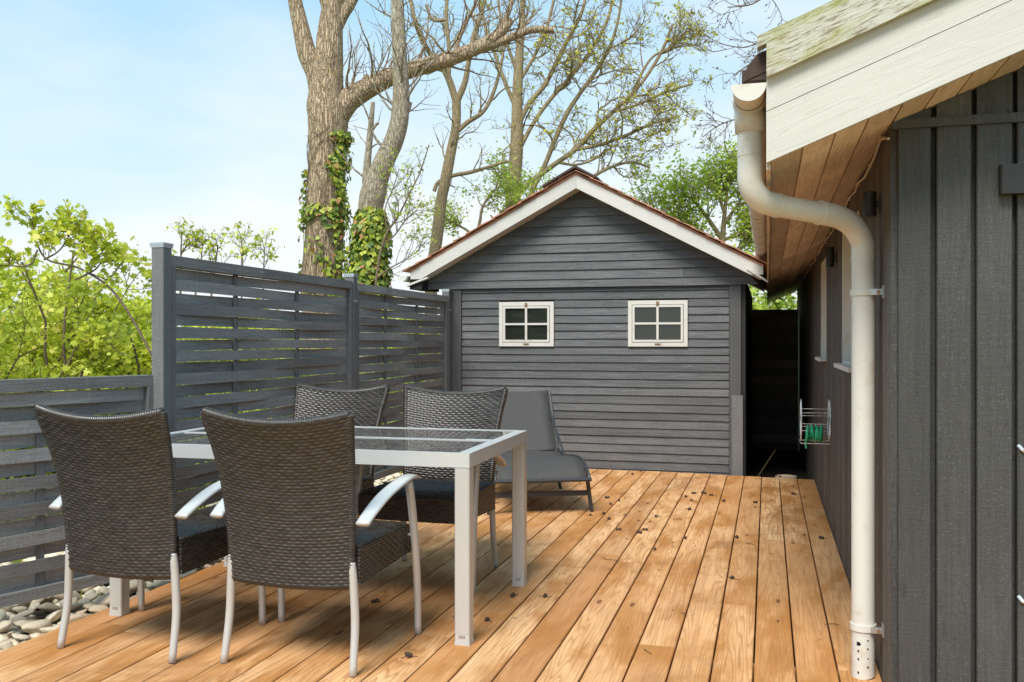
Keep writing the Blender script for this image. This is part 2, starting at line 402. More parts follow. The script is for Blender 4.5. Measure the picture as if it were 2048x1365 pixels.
def ico(sub):
    import bmesh
    bm = bmesh.new(); bmesh.ops.create_icosphere(bm, subdivisions=sub, radius=1)
    v = np.array([q.co[:] for q in bm.verts]); f = [[w.index for w in p.verts] for p in bm.faces]; bm.free(); return v, f
IC2, IF2 = ico(2); IC1, IF1 = ico(1)
stone_me = []
for k in range(8):
    v = IC2.copy(); r = np.random.default_rng(k)
    for _ in range(4):
        d = r.normal(size=3); d /= np.linalg.norm(d); v += (np.maximum(0, v@d-.55)[:, None])*(-.7*d)
    v += .06*np.sin(v[:, [1, 2, 0]]*5+r.random(3)*6)
    me = bpy.data.meshes.new('stone'); me.from_pydata([tuple(p) for p in v], [], IF2); me.materials.append(M['stone'])
    me.polygons.foreach_set('use_smooth', np.ones(len(me.polygons), bool)); stone_me.append(me)
def stone(x, y, z, s, r):
    o = bpy.data.objects.new('stone', stone_me[r.integers(8)]); scene.collection.objects.link(o)
    o.parent = pebble; o.location = (x+3.3, y-5, z+.14)
    o.scale = (s*r.uniform(.9, 1.7), s*r.uniform(.65, 1.15), s*r.uniform(.32, .6)); o.rotation_euler = (r.uniform(-.4, .4), r.uniform(-.4, .4), r.uniform(0, 6.3))
r = np.random.default_rng(3); pts = []
tries = 0
while len(pts) < 265 and tries < 20000:
    tries += 1
    x = r.uniform(-3.6, -2.80); y = r.uniform(2.9, 5.2) if len(pts) < 190 else r.uniform(5.2, 8.1); s = r.uniform(.028, .072)
    if len(pts) >= 190: x = r.uniform(-3.1, -2.8)
    if all((x-a)**2+(y-b)**2 > (.85*(s+t))**2 for a, b, t in pts): pts.append((x, y, s))
for x, y, s in pts: stone(x, y, -.09+.012*r.random(), s, r)
# the smaller pebbles between and beyond, one mass
V = []; F = []; n0 = 0
for k in range(2600):
    x = r.uniform(-4.2, -2.76); y = r.uniform(1.5, 8.25); s = r.uniform(.018, .042)
    q = IC1*np.array([s*1.3, s, s*.65])*r.uniform(.8, 1.2, 3); a = r.uniform(0, 6.3); c, sn = math.cos(a), math.sin(a)
    q = np.column_stack([q[:,0]*c-q[:,1]*sn+x, q[:,0]*sn+q[:,1]*c+y, q[:,2]-.125+.015*r.random()])
    V.append(q); F.append(np.array(IF1)+n0); n0 += len(q)
link('small_pebbles', np.vstack(V), np.vstack(F), M['stone'], pebble, smooth=True, kind='stuff')

# ------------------------------------------------------------------ deck
deck = empty('deck', (-1.2, 4, 0), kind='structure')
PIT = .1438; DX1 = .380
def pxg(u, v):
    p = P(u, v, FPX*CAMH/(v-682.5)); return p[0], p[1]
fixed = {}
for u, v in ((1629,1018),(1285,1127),(1335,1293),(1490,1210),(1598,1088),(1710,1343)):
    x, y = pxg(u, v); fixed.setdefault(int((DX1-x)//PIT), []).append(y)
rd = random.Random(11)
NPL = 22
def plank(x0, x1, y0, y1, parent=deck):
    z = rd.uniform(-.0012, .0012); c = .003
    prof = [(x0, -.028+z), (x1, -.028+z), (x1, -c+z), (x1-c, z), (x0+c, z), (x0, -c+z)]
    MB().prism(prof, 'y', y0, y1).go('plank', M['deck'], parent)
for i in range(NPL):
    x1 = DX1-i*PIT; x0 = x1-PIT+.0065
    yend = 8.16+.14*min(1, i/8)
    if i == 0: x1 -= .001
    js = sorted(fixed.get(i, []))
    if not js: js = [rd.uniform(2.2, 7.6)]
    if js[0] > 5.0 and rd.random() < .5: js = [js[0]-rd.uniform(2.3, 2.9)]+js
    js = [-.6]+js+[yend]
    for a, b in zip(js[:-1], js[1:]): plank(x0, x1, a, b-.0025)
for i in range(9):          # deck carries on in front of the gable
    x0 = DX1+.006+i*PIT; plank(x0, x0+PIT-.0065, -.6, 3.12)
MB().box(-2.80, -2.784, -.6, 8.28, -.16, -.03).go('edge_joist', M['deck'], deck)
for yy in (.5, 2, 3.5, 5, 6.5, 7.9): MB().box(-2.77, .37, yy, yy+.045, -.17, -.03).go('joist', M['deck'], deck)
MB().box(-2.77, .37, 8.12, 8.15, -.2, -.031).go('end_joist', M['black_wood'], deck)

# ------------------------------------------------------------------ garden shed
SY = 8.33; SXL, SXR, SXC = -2.89, -.205, -1.645; SL = .53
shed = empty('garden_shed', (SXC, SY+2, -.2), label='charcoal clapboard garden shed with white bargeboards and two small windows beyond the deck', cat='shed')
ZR = 2.53     # underside of the roof at the ridge
MB().prism([(SXL+.03,-.2),(SXR-.03,-.2),(SXR-.03,ZR-SL*(SXR-.03-SXC)-.03),(SXC,ZR-.03),(SXL+.03,ZR-SL*(SXC-SXL-.03)-.03)], 'y', SY+.004, 12.2).go('wall', M['black_wood'], shed)
wins = [(-2.418, -1.894), (-1.210, -.680)]; WZ0, WZ1 = 1.115, 1.527
def clap(x0, x1, z, p, y=SY, nm='board', cut=(0, 0)):
    j = rd.uniform(-.0018, .0018); k = rd.uniform(-.0018, .0018); t = rd.uniform(-.002, .002)
    b = MB(); n = 5; xs = np.linspace(x0, x1, n); v = []
    for i, x in enumerate(xs):
        e = j+(k-j)*i/(n-1)+rd.uniform(-.0012, .0012)
        xt = x+(cut[0] if i == 0 else 0)-(cut[1] if i == n-1 else 0)
        v += [(x, y, z+e), (x, y-.021+t, z+e), (xt, y-.007, z+p+.008+e), (xt, y, z+p+.008+e)]
    f = [(0,3,2,1), tuple(4*(n-1)+q for q in (0,1,2,3))]
    for i in range(n-1):
        for q in range(4): f.append((4*i+q, 4*i+(q+1)%4, 4*(i+1)+(q+1)%4, 4*(i+1)+q))
    b.add(v, f).go(nm, M['shed_x'], shed)
z = -.06; p = .0735
XL, XR = -2.786, -.326
while z < 1.64:
    if z+p*.5 > WZ0-.015 and z+p*.5 < WZ1+.012:
        segs = [(XL, wins[0][0]-.003), (wins[0][1]+.003, wins[1][0]-.003), (wins[1][1]+.003, XR)]
    else: segs = [(XL, XR)]
    pp = p*rd.uniform(.94, 1.06)
    for a, b in segs: clap(a, b, z, pp)
    z += pp
# frieze and gable boards, standing proud of the lower wall
z = 1.655; GY = SY-.026
while z < 2.47:
    pp = .080*rd.uniform(.95, 1.05)
    if z < 1.66: pp = .075
    hb = min((ZR-.004-z)/SL, 1.575); ht = (ZR-.004-z-pp-.008)/SL; ct = max(0, hb-ht)
    if 1.72 < z < 1.80: clap(SXC-hb, SXC+.93, z, pp, GY, cut=(ct, 0)); clap(SXC+.934, SXC+hb, z, pp, GY, cut=(0, ct))
    else: clap(SXC-hb, SXC+hb, z, pp, GY, cut=(ct, ct))
    z += pp
MB().prism([(SXC-1.5,1.66),(SXC+1.5,1.66),(SXC+1.5,1.72),(SXC,ZR-.012),(SXC-1.5,1.72)], 'y', GY+.001, SY+.003).go('gable_backing', M['black_wood'], shed)
MB().box(-2.892, -2.790, SY-.030, SY+.003, -.12, 1.652, .003).go('corner_board', M['shed_z'], shed)
MB().box(-.322, -.222, SY-.032, SY+.003, -.12, 1.652, .003).go('corner_board', M['shed_z'], shed)
MB().box(-.300, -.205, SY-.052, SY-.033, -.12, .69, .003).go('patch_board', M['fence_z'], shed)
MB().box(-.221, -.185, SY-.01, 12.2, -.2, 1.72).go('side_wall', M['black_wood'], shed)
for i, (a, b) in enumerate(wins):
    y = SY-.034; t = .036
    w = MB().box(a, a+t, y, SY, WZ0, WZ1, .003).box(b-t, b, y, SY, WZ0, WZ1, .003)
    w.box(a+t, b-t, y+.001, SY, WZ0, WZ0+t).box(a+t, b-t, y+.001, SY, WZ1-t, WZ1)
    fr = w.go('window', M['window_white'], shed)
    a2, b2, c2, d2 = a+t+.004, b-t-.004, WZ0+t+.004, WZ1-t-.004; s = .020
    MB().box(a2, a2+s, y-.004, SY-.012, c2, d2).box(b2-s, b2, y-.004, SY-.012, c2, d2).box(a2+s, b2-s, y-.003, SY-.012, c2, c2+s).box(a2+s, b2-s, y-.003, SY-.012, d2-s, d2).go('sash', M['window_white'], fr)
    cx, cz = (a2+b2)/2, (c2+d2)/2
    MB().box(cx-.010, cx+.010, y-.005, SY-.013, c2+s, d2-s).go('glazing_bar', M['window_white'], fr)
    MB().box(a2+s, cx-.010, y-.0045, SY-.013, cz-.009, cz+.009).box(cx+.010, b2-s, y-.0045, SY-.013, cz-.009, cz+.009).go('glazing_bar', M['window_white'], fr)
    for xa, xb in ((a2+s, cx-.01), (cx+.01, b2-s)):
        for za, zb in ((c2+s, cz-.009), (cz+.009, d2-s)):
            MB().box(xa, xb, SY-.020, SY-.017, za, zb).go('pane', M['pane'], fr)
    MB().box(cx-.012, cx+.012, y-.010, y-.0052, d2-.006, d2+.030).go('catch', M['rust'], fr)
    MB().box(cx-.025, cx+.025, y-.007, y-.0005, c2-.022, c2-.012).go('catch', M['rust'], fr)
# bargeboards and roof
BY = 8.10
def rake(x0, x1, ztop0, h, sgn):  # polygon in xz along the slope from ridge
    return [(x0, ztop0-h), (x1, ztop0-SL*abs(x1-x0)-h), (x1, ztop0-SL*abs(x1-x0)), (x0, ztop0)]
for sg, xe in ((-1, -3.225), (1, -.035)):
    pr = rake(SXC+sg*.001, xe, 2.645, .118, sg)
    if sg < 0: pr = [(xe+.10, pr[1][1]+.052)] + [pr[0]] + [pr[3]] + [pr[2]] + [(xe, pr[2][1]-.065)]
    else: pr = [pr[0], (xe-.10, pr[1][1]+.052), (xe, pr[2][1]-.065), pr[2], pr[3]]
    MB().prism(pr, 'y', BY, BY+.024).go('bargeboard', M['white_shed'], shed)
    # soffit boards beneath the overhang
    x0, x1 = SXC+sg*.002, xe-sg*.02
    z0, z1 = 2.53, 2.53-SL*abs(x1-x0)
    MB().prism([(x0,z0),(x1,z1),(x1,z1+.018),(x0,z0+.018)], 'y', BY+.026, 8.31).go('soffit_board', M['white_shed'], shed)
    zz0, zz1 = 2.648, 2.648-SL*abs(xe-SXC)-.004
    MB().prism([(SXC,zz0),(xe,zz1),(xe,zz1+.022),(SXC,zz0+.022)], 'y', BY-.004, 12.35).go('roof_deck', M['shingle'], shed)
    n = 13; L = abs(xe-SXC)+.03
    for i in range(n):
        a = i/n*L; b = (i+1)/n*L+.035
        xa, xb = SXC+sg*a, SXC+sg*b; za = 2.672-SL*a+rd.uniform(0,.006); zb = 2.672-SL*b+.012
        for (ya, yb) in ((BY-.035+rd.uniform(-.008,.008), BY+.55), (BY+.554, BY+1.5), (BY+1.504, 12.4)):
            MB().prism([(xa,za),(xb,zb),(xb,zb+.013),(xa,za+.006)], 'y', ya, yb).go('shingle', M['shingle'], shed)
    # barge foot
zl = 2.645-SL*(SXC+3.225)
MB().prism([(-3.26, zl-.135),(-3.05,zl-.060),(-3.05,zl-.045),(-3.26,zl-.115)], 'y', BY-.01, BY+.05).go('barge_foot', M['window_white'], shed)
MB().prism([(-.17, zl-.035),(.0,zl-.150),(.005,zl-.138),(-.16,zl-.015)], 'y', BY-.012, BY+.03).go('barge_foot', M['window_white'], shed)
for sg, L in ((-1, .30), (1, .20)):
    MB().prism([(SXC,2.70),(SXC+sg*L,2.70-SL*L),(SXC+sg*L,2.712-SL*L+.006),(SXC,2.724)], 'y', BY-.05, 12.42).go('ridge_cap', M['roofdark'], shed)
g = MB()
v = []; m = 9
for yy in (BY-.02, 12.4):
    for k in range(m): a = math.pi*k/(m-1); v.append((-3.30-.05*math.cos(a), yy, zl-.035-.05*math.sin(a)))
g.add(v, [(k, k+1, m+k+1, m+k) for k in range(m-1)]+[tuple(range(m))]); g.go('gutter', M['window_white'], shed)
MB().box(-3.24, -3.12, BY+.02, BY+.5, zl-.16, zl-.03).go('rafter_end', M['black_wood'], shed)

# dark fence closing the passage behind the shed
gate = empty('passage_fence', (.08, 12.0, -.2), label='dark horizontal board fence closing the passage between shed and house', cat='fence')
for k in range(17):
    z0 = -.2+k*.103; zt = min(z0+.108, 1.56)
    MB().prism([(12.0, z0), (12.0-.022, z0), (12.0-.010, zt), (12.0, zt)], 'x', -.19, .365).go('board', M['passage'], gate)
MB().box(-.19, -.13, 12.001, 12.06, -.2, 1.55).go('post', M['black_wood'], gate)
MB().box(.30, .36, 12.001, 12.06, -.2, 1.55).go('post', M['black_wood'], gate)
# bucket-like stone ring and leaning stick in the passage
cp = empty('drain_cover', (.16, 8.6, -.185), label='small round pale drain cover lying in the dirt passage behind the deck', cat='drain cover')
v, f = tube([(.16, 8.6, -.19), (.16, 8.6, -.04)], .095, 20, False); MB().add(v, f).go('rim', M['stone'], cp)
MB().add([(.16+.09*math.cos(a), 8.6+.09*math.sin(a), -.05) for a in np.linspace(0, 6.283, 20, endpoint=False)], [tuple(range(20))]).go('lid', M['stone'], cp)
MB().tube([(-.10, 9.3, -.17), (.02, 9.5, .0), (.08, 9.55, .09)], [.006,.005,.003], 6).go('fallen_stick', M['straw'], label='thin pale stick leaning in the dark passage beside the shed', cat='stick')

# ------------------------------------------------------------------ summer house on the right
HX, HY = .384, 3.19; SS = .40; EZ = 1.705; HE = 12.9
house = empty('summer_house', (1.8, 8, -.2), label='charcoal timber summer house with white bargeboards and brown soffit, right of the deck', cat='house')
MB().prism([(HX+.062,-.2),(3.4,-.2),(3.4,EZ+SS*3.4-.002),(HX+.062,EZ+SS*(HX+.062)-.002)], 'y', HY+.024, HE).go('wall', M['black_wood'], house)
side_w = [(4.30, 5.17), (6.58, 7.17)]; SZ0, SZ1 = 1.03, 1.735
y = HY+.030; zt = EZ+SS*HX-.003
while y < HE-.05:
    w = .078*rd.uniform(.98, 1.02); y1 = y+w; t = rd.uniform(0, .003)
    segs = [(-.16, zt)]
    for a, b in side_w:
        if y1 > a+.01 and y < b-.01: segs = [(-.16, SZ0+.005), (SZ1-.005, zt)]
    for a, b in segs:
        MB().prism([(HX+.003-t, y), (HX+.023, y-.0), (HX+.023, y1-.006), (HX+.003-t, y1-.009), (HX-.001-t, y1-.013), (HX-.001-t, y+.004)][::-1], 'z', a, b).go('side_board', M['side_z'], house)
    y = y1
# corner trims
MB().box(HX-.004, HX+.028, HY-.004, HY+.026, -.16, 1.86, .003).go('corner_trim', M['house_z'], house)
def xu(u, y=HY-.02):
    a = (u-1024)/FPX; d = y/(math.cos(TH)+a*math.sin(TH)); return d*(-math.sin(TH)+a*math.cos(TH))
ed = [(1796,1861),(1873,1942),(1953,2024)]
fb = [(xu(a), xu(b)) for a, b in ed]
x = xu(2034)
while x < 3.3: fb.append((x, x+.112)); x += .130
for a, b in fb:
    zs = EZ+SS*a-.002; ze = EZ+SS*b-.002
    yf = HY-.027+rd.uniform(-.001,.001)
    MB().box(a, b, yf, HY+.022, -.16, 1.838, .003).go('front_board', M['house_z'], house)
    if ze > 1.880:
        zs = max(zs, 1.8695)
        MB().add([(a,yf,1.868),(b,yf,1.868),(b,yf,ze),(a,yf,zs),(a,HY+.022,1.868),(b,HY+.022,1.868),(b,HY+.022,ze),(a,HY+.022,zs)],
             [(0,1,2,3),(5,4,7,6),(4,0,3,7),(1,5,6,2),(0,4,5,1),(3,2,6,7)]).go('front_board', M['house_z'], house)
MB().prism([(HX+.029, -.16), (3.35, -.16), (3.35, EZ+SS*3.35-.001), (HX+.029, EZ+SS*(HX+.029)-.001)], 'y', HY+.010, HY+.0235).go('groove_backing', M['house_z'], house)
MB().box(HX-.004, 3.38, HY-.037, HY-.0295, 1.838, 1.867).box(HX+.0, 3.38, HY-.029, HY+.02, 1.839, 1.866).go('drip_rail', M['house_z'], house)
MB().box(xu(2000,HY-.05), xu(2000,HY-.05)+.19, HY-.062, HY-.021, 1.615, 1.705, .004).go('hinge_cover', M['blackbox'], house)
for zz in (.83, .365):
    MB().tube([(xu(2036), HY-.024, zz+.012), (xu(2042), HY-.034, zz), (xu(2062), HY-.026, zz-.016)], .006, 8).go('hook', M['chrome'], house)
# windows in the side wall
for a, b in side_w:
    f0 = HX-.004; f1 = HX+.060; t = .014; q = HX+.034
    fr = MB().box(f0, f1, a, a+t, SZ0+.02, SZ1, .002).box(f0, f1, b-t, b, SZ0+.02, SZ1, .002).box(f0+.001, f1, a+t, b-t, SZ1-t, SZ1).box(f0+.001, f1, a+t, b-t, SZ0+.02, SZ0+.02+t).go('window', M['window_white'], house)
    c2 = SZ0+.021+t
    MB().box(q, f1-.002, a+t, a+t+.045, c2, SZ1-t).box(q, f1-.002, b-t-.045, b-t, c2, SZ1-t).box(q+.001, f1-.002, a+t+.045, b-t-.045, c2, c2+.045).box(q+.001, f1-.002, a+t+.045, b-t-.045, SZ1-t-.045, SZ1-t).go('sash', M['window_white'], fr)
    MB().box(q+.010, q+.015, a+t+.045, b-t-.045, c2+.045, SZ1-t-.045).go('pane', M['pane'], fr)
    MB().box(HX-.045, HX+.03, a-.02, b+.02, SZ0-.004, SZ0+.018, .002).go('sill', M['window_white'], fr)
    MB().box(f0-.003, f0-.0005, b-.014, b-.001, SZ0+.03, SZ0+.15).go('corner_plate', M['galv'], fr)
# soffit planks following the slope
x = .012; k = 0
while x < 3.3:
    x1 = x+.0935
    if x < .30: rng_ = [(2.912, 6.9), (6.904, 13.74)] if k % 2 else [(2.912, 9.3), (9.304, 13.74)]
    elif x < HX+.01: rng_ = [(2.912, 13.74)]
    else: rng_ = [(2.912, HY+.02)]
    if HX-.09 < x <= HX+.01: rng_ = [(2.912, HY+.02), (HY+.03, HE+.6)]
    for a, b in rng_:
        MB().prism([(x, EZ+SS*x), (x1-.007, EZ+SS*(x1-.007)), (x1-.003, EZ+SS*(x1)+.004), (x1-.003, EZ+SS*x1+.012), (x, EZ+SS*x+.012)], 'y', a, b).go('soffit_plank', M['soffit'], house)
    x = x1; k += 1
MB().prism([(0.01, EZ+.014), (3.4, EZ+SS*3.39+.014), (3.4, EZ+SS*3.39+.05), (.01, EZ+.05)], 'y', 2.915, 13.74).go('soffit_backing', M['soffit'], house)
MB().box(-.004, .010, 2.912, 13.75, EZ-.022, 1.95).go('eave_fascia', M['soffit'], house)
# three layers of bargeboard, the top one mossy
def barge(nm, zlo, zhi, y0, y1, mat, x0=-.003):
    X = 3.5
    MB().add([(x0,y0,zlo),(X,y0,zlo+SS*X*1.015),(X,y0,zhi+SS*X*1.015),(x0,y0,zhi),(x0,y1,zlo),(X,y1,zlo+SS*X*1.015),(X,y1,zhi+SS*X*1.015),(x0,y1,zhi)],
             [(0,1,2,3),(5,4,7,6),(4,0,3,7),(1,5,6,2),(0,4,5,1),(3,2,6,7)]).go(nm, mat, house)
barge('bargeboard', EZ-.004, 1.853, 2.886, 2.910, M['white_x'])
barge('bargeboard', 1.856, 1.985, 2.888, 2.911, M['white_x'])
barge('mossy_bargeboard', 1.951, 2.062, 2.862, 2.8855, M['moss_board'])
barge('roof_edge_board', 2.050, 2.085, 2.889, 2.935, M['moss_board'], -.03)
MB().prism([(-.075, 1.962), (3.5, 1.962+SS*3.575), (3.5, 2.045+SS*3.545), (-.03, 2.045), (-.06, 2.01)], 'y', 2.937, 13.8).go('roof', M['roofdark'], house)
for k in range(60):
    y0 = 2.94+k*.18
    MB().box(-.085+rd.uniform(-.01,.01), -.0, y0, y0+.172, 1.966, 2.006+rd.uniform(-.008,.008)).go('roof_tile', M['roofdark'], house)

# gutter
gut = empty('gutter', (-.053, 8, 1.94), label='weathered white half-round gutter along the eaves of the summer house', cat='gutter')
def halfpipe(y0, y1, r, cx=-.055, cz=1.944, n=17, th=.0025, close=True):
    v = []; f = []
    for yy in (y0, y1):
        for rr in (r, r-th):
            for k in range(n): a = math.pi*k/(n-1); v.append((cx-rr*math.cos(a), yy, cz-rr*math.sin(a)))
    for k in range(n-1):
        f += [(k, k+1, 2*n+k+1, 2*n+k), (n+k+1, n+k, 3*n+k, 3*n+k+1), (k+1, k, n+k, n+k+1), (2*n+k, 2*n+k+1, 3*n+k+1, 3*n+k)]
    f += [(0, 2*n, 3*n, n), (n-1, 2*n-1, 4*n-1, 3*n-1)]
    return v, f
yy = 2.90
for k in range(5):
    v, f = halfpipe(yy, min(yy+2.2, 13.75), .050); link('channel', v, f, M['pvc_old'], gut, smooth=False); yy += 2.2
for k in range(22):
    y0 = 3.35+k*.48; v, f = halfpipe(y0, y0+.035, .0535); link('bracket', v, f, M['pvc_old'], gut)
v = [(-.055-.0525*math.cos(math.pi*k/16), 2.893, 1.944-.0525*math.sin(math.pi*k/16)) for k in range(17)]
v = v+[(a, 2.899, c) for a, b, c in v]
link('end_cap', v, [tuple(range(17)), tuple(range(33, 16, -1))]+[(k+1, k, 17+k, 18+k) for k in range(16)]+[(0,16,33,17)], M['window_white'], gut)

# downpipe
PX, PY = .320, 3.42
dp = empty('downpipe', (PX, PY, 0), label='white plastic downpipe with two elbows standing at the corner of the summer house', cat='downpipe')
v, f = tube([(-.055, 3.10, 1.935), (-.055, 3.10, 1.84)], [.052, .047], 24); link('outlet', v, f, M['pvc'], dp, smooth=True)
v, f = halfpipe(3.02, 3.18, .055); link('outlet_channel', v, f, M['pvc'], dp)
e1 = smooth_pts([(-.055,3.10,1.86,.0395), (-.055,3.10,1.75,.0395), (-.052,3.103,1.67,.0395), (-.02,3.13,1.625,.0395), (.03,3.173,1.610,.0385)], 8)
v, f = tube([q[:3] for q in e1], [q[3] for q in e1], 24, False); link('elbow', v, f, M['pvc'], dp, smooth=True)
v, f = tube([(.02, 3.165, 1.612), (.235, 3.35, 1.590)], .0370, 24, False); link('pipe', v, f, M['pvc'], dp, smooth=True)
e2 = smooth_pts([(.17,3.293,1.598,.0395), (.235,3.350,1.588,.0395), (.285,3.393,1.560,.0395), (.318,3.419,1.505,.0395), (PX,PY,1.44,.0395)], 8)
v, f = tube([q[:3] for q in e2], [q[3] for q in e2], 24, False); link('elbow', v, f, M['pvc'], dp, smooth=True)
for c, t in (((-.055,3.10,1.765), (0,0,1)), ((.03,3.173,1.611), (.74,.63,-.08)), ((.17,3.293,1.598), (.74,.63,-.08)), ((PX,PY,1.445), (0,0,1))):
    c = Vector(c); t = Vector(t).normalized(); v, f = tube([c-t*.003, c+t*.003], .0412, 24); link('joint_ring', v, f, M['pvc'], dp, smooth=False)
v, f = tube([(PX, PY, 1.46), (PX, PY, .15)], .0385, 28, False); link('pipe', v, f, M['pvc'], dp, smooth=True)
# perforated foot: real holes cut in the mesh grid
na, nz = 72, 36; zs = np.linspace(.004, .165, nz+1)
Vp = []; 
for rr in (.0380, .0355):
    for j in range(nz+1):
        for i in range(na): a = 2*math.pi*i/na; Vp.append((PX+rr*math.cos(a), PY+rr*math.sin(a), zs[j]+.006*math.sin(a+1)*(1-j/nz)))
view_a = math.atan2(-PY, -PX)
holes = [(view_a+da, zz, .0042) for zz in (.135,.105,.073,.045) for da in (.42,)]+[(view_a-.42+ .0, zz, .0042) for zz in (.098,.070,.026)]+[(view_a-.42, .122, .0085)]+[(view_a+1.4, zz, .0042) for zz in (.12,.09,.06)]
Fp = []
for j in range(nz):
    for i in range(na):
        a = 2*math.pi*(i+.5)/na; zc = (zs[j]+zs[j+1])/2
        if any(((math.atan2(math.sin(a-ha), math.cos(a-ha))*.04)**2+(zc-hz_)**2) < hr*hr for ha, hz_, hr in holes): continue
        q = [j*na+i, j*na+(i+1)%na, (j+1)*na+(i+1)%na, (j+1)*na+i]; Fp.append(q); o_ = na*(nz+1); Fp.append([w+o_ for w in q[::-1]])
link('perforated_foot', Vp, Fp, M['pvc'], dp, smooth=True)
for zc in (1.332, .175):
    v, f = tube([(PX, PY, zc-.011), (PX, PY, zc+.011)], .0435, 28); link('clamp', v, f, M['pvc'], dp)
    cl = MB().box(PX+.020, PX+.058, PY-.046, PY-.032, zc-.010, zc+.010).go('clamp_lug', M['galv'], dp)
    MB().tube([(PX+.045, PY-.055, zc), (PX+.045, PY-.02, zc)], .006, 8).go('screw', M['rust'], cl)
    MB().box(PX+.059, PX+.063, PY-.05, PY-.01, zc-.022, zc+.022).go('wall_plate', M['galv'], dp)

# wall lamps, cable, hose reel
def lamp(y, hh, label):
    t = empty('wall_lamp', (HX, y, 1.66), label=label, cat='lamp')
    MB().box(HX-.010, HX-.002, y-.02, y+.02, 1.615, 1.67).go('mount', M['blackbox'], t)
    v, f = tube([(HX-.038, y, 1.645-hh/2), (HX-.038, y, 1.645+hh/2)], .023, 20); MB().add(v, f).go('shade', M['blackbox'], t)
    MB().tube([(HX-.012, y, 1.645), (HX-.03, y, 1.645)], .010, 8).go('arm', M['blackbox'], t)
lamp(3.47, .085, 'black cylinder wall lamp under the eaves, just above and behind the downpipe elbow')
lamp(5.6, .115, 'black cylinder wall lamp under the eaves, between the two side windows')
pts = []
for k in range(60):
    y_ = 3.16+k*.15; pts.append((HX-.012-.006*math.sin(k*1.3), y_, EZ+SS*HX-.030+.010*math.sin(k*.9)+.008*math.sin(k*2.1)-.02*(k < 1)))
lc = empty('light_cable', (HX, 7, 1.83), label='cream cable clipped along the joint of soffit and side wall', cat='cable')
MB().tube(pts, .0045, 6).go('cable', M['cord'], lc)
for k in range(1, 56, 3): x_, y_, z_ = pts[k]; MB().box(x_-.007, x_+.010, y_-.012, y_+.012, z_-.007, z_+.007).go('clip', M['cord'], lc)
RX, RY, RZ = .30, 6.15, .665
reel = empty('hose_reel', (RX, RY, RZ), label='white wire hose reel mounted on the side wall of the summer house', cat='hose reel')
def ring(cx, r, cz=RZ, cy=RY, rad=.0032, n=36):
    pts = [(cx, cy+r*math.cos(a), cz+r*math.sin(a)) for a in np.linspace(0, 2*math.pi, n+1)]
    return MB().tube(pts, rad, 6)
for cx in (.205, .375):
    rg = ring(cx, .130).go('wheel_rim', M['chrome'], reel)
    for a in (0, 60, 120):
        c, s_ = math.cos(R(a))*.13, math.sin(R(a))*.13
        MB().tube([(cx, RY-c, RZ-s_), (cx, RY+c, RZ+s_)], .0022, 5).go('spoke', M['chrome'], rg)
for k in range(6):
    a = k*math.pi/3+.3; MB().tube([(.205, RY+.07*math.cos(a), RZ+.07*math.sin(a)), (.375, RY+.07*math.cos(a), RZ+.07*math.sin(a))], .0028, 6).go('drum_bar', M['chrome'], reel)
MB().tube([(.375, RY-.1, RZ-.14), (.20, RY-.1, RZ-.14), (.20, RY+.1, RZ-.14), (.375, RY+.1, RZ-.14)], .003, 6).go('bracket', M['chrome'], reel)
pts = []
for k in range(220):
    a = k*.35; rr = .060+.012*math.sin(k*.21); pts.append((.285+.045*math.sin(k*.045), RY+rr*math.cos(a), RZ-.085+rr*.7*math.sin(a)))
pts += [(.235, RY-.03, RZ-.12), (.232, RY-.02, RZ-.155), (.236, RY-.02, RZ-.18)]
MB().tube(pts, .0065, 7).go('garden_hose', M['hose'], label='coil of green garden hose on the white wire reel', cat='hose')

# ------------------------------------------------------------------ fences
def slat_mesh(L, w, A, sgn, rd, tm=.46, ph=1.0):
    n = 22; v = []; f = []; dz = rd.uniform(-.003, .003); cup = rd.uniform(-.003, .003)
    for i in range(n+1):
        t = i/n; tt = .5*t/tm if t < tm else .5+.5*(t-tm)/(1-tm)
        x = A*math.sin(2*math.pi*tt*ph)*sgn; y = t*L; zz = dz*math.sin(math.pi*t)+.0025*math.sin(7*t+sgn+dz*900)
        th = .0045
        v += [(x-th+cup, y, zz), (x+th+cup, y, zz), (x+th, y, zz+w), (x-th, y, zz+w)]
    for i in range(n):
        for q in range(4): f.append((4*i+q, 4*(i+1)+q, 4*(i+1)+(q+1)%4, 4*i+(q+1)%4))
    f += [(0,1,2,3), tuple(4*n+q for q in (3,2,1,0))]
    return np.array(v), f
def fence_panel(loc, rz, L, z0, z1, rows, label, bats=(.30,.64), tm=.46, rev=1, cut=False):
    root = empty('woven_fence', (0,0,0), label=label, cat='fence panel', group='woven fence panels')
    t = .034
    MB().box(-t, t, .0, L, z1-.055, z1, .003).go('top_rail', M['fence_y'], root)
    MB().box(-t+.001, t-.001, .0, L, z0, z0+.05, .003).go('bottom_rail', M['fence_y'], root)
    for a in (0, L-.035): MB().box(-t-.001, t+.001, a, a+.035, z0+.051, z1-.056, .003).go('stile', M['fence_z'], root)
    for b in bats: MB().box(-.006, .006, b*L-.017, b*L+.017, z0+.051, z1-.056).go('batten', M['fence_z'], root)
    H = (z1-.058)-(z0+.053); pt = H/rows
    for k in range(rows):
        w = pt*rd.uniform(.90, .985)
        v, f = slat_mesh(L-.074, w, .0135, (1 if k % 2 else -1)*rev, rd, tm)
        v = v+np.array([0, .037, z0+.053+k*pt+(pt-w)*rd.uniform(.2, .8)])
        v[:, 2] += (v[:, 1]/L-.5)*rd.uniform(-.005, .005)
        link('slat', v, f, M['fence_y'], root, smooth=False)
    root.location = loc; root.rotation_euler = (0, 0, rz); return root
FX = -2.918
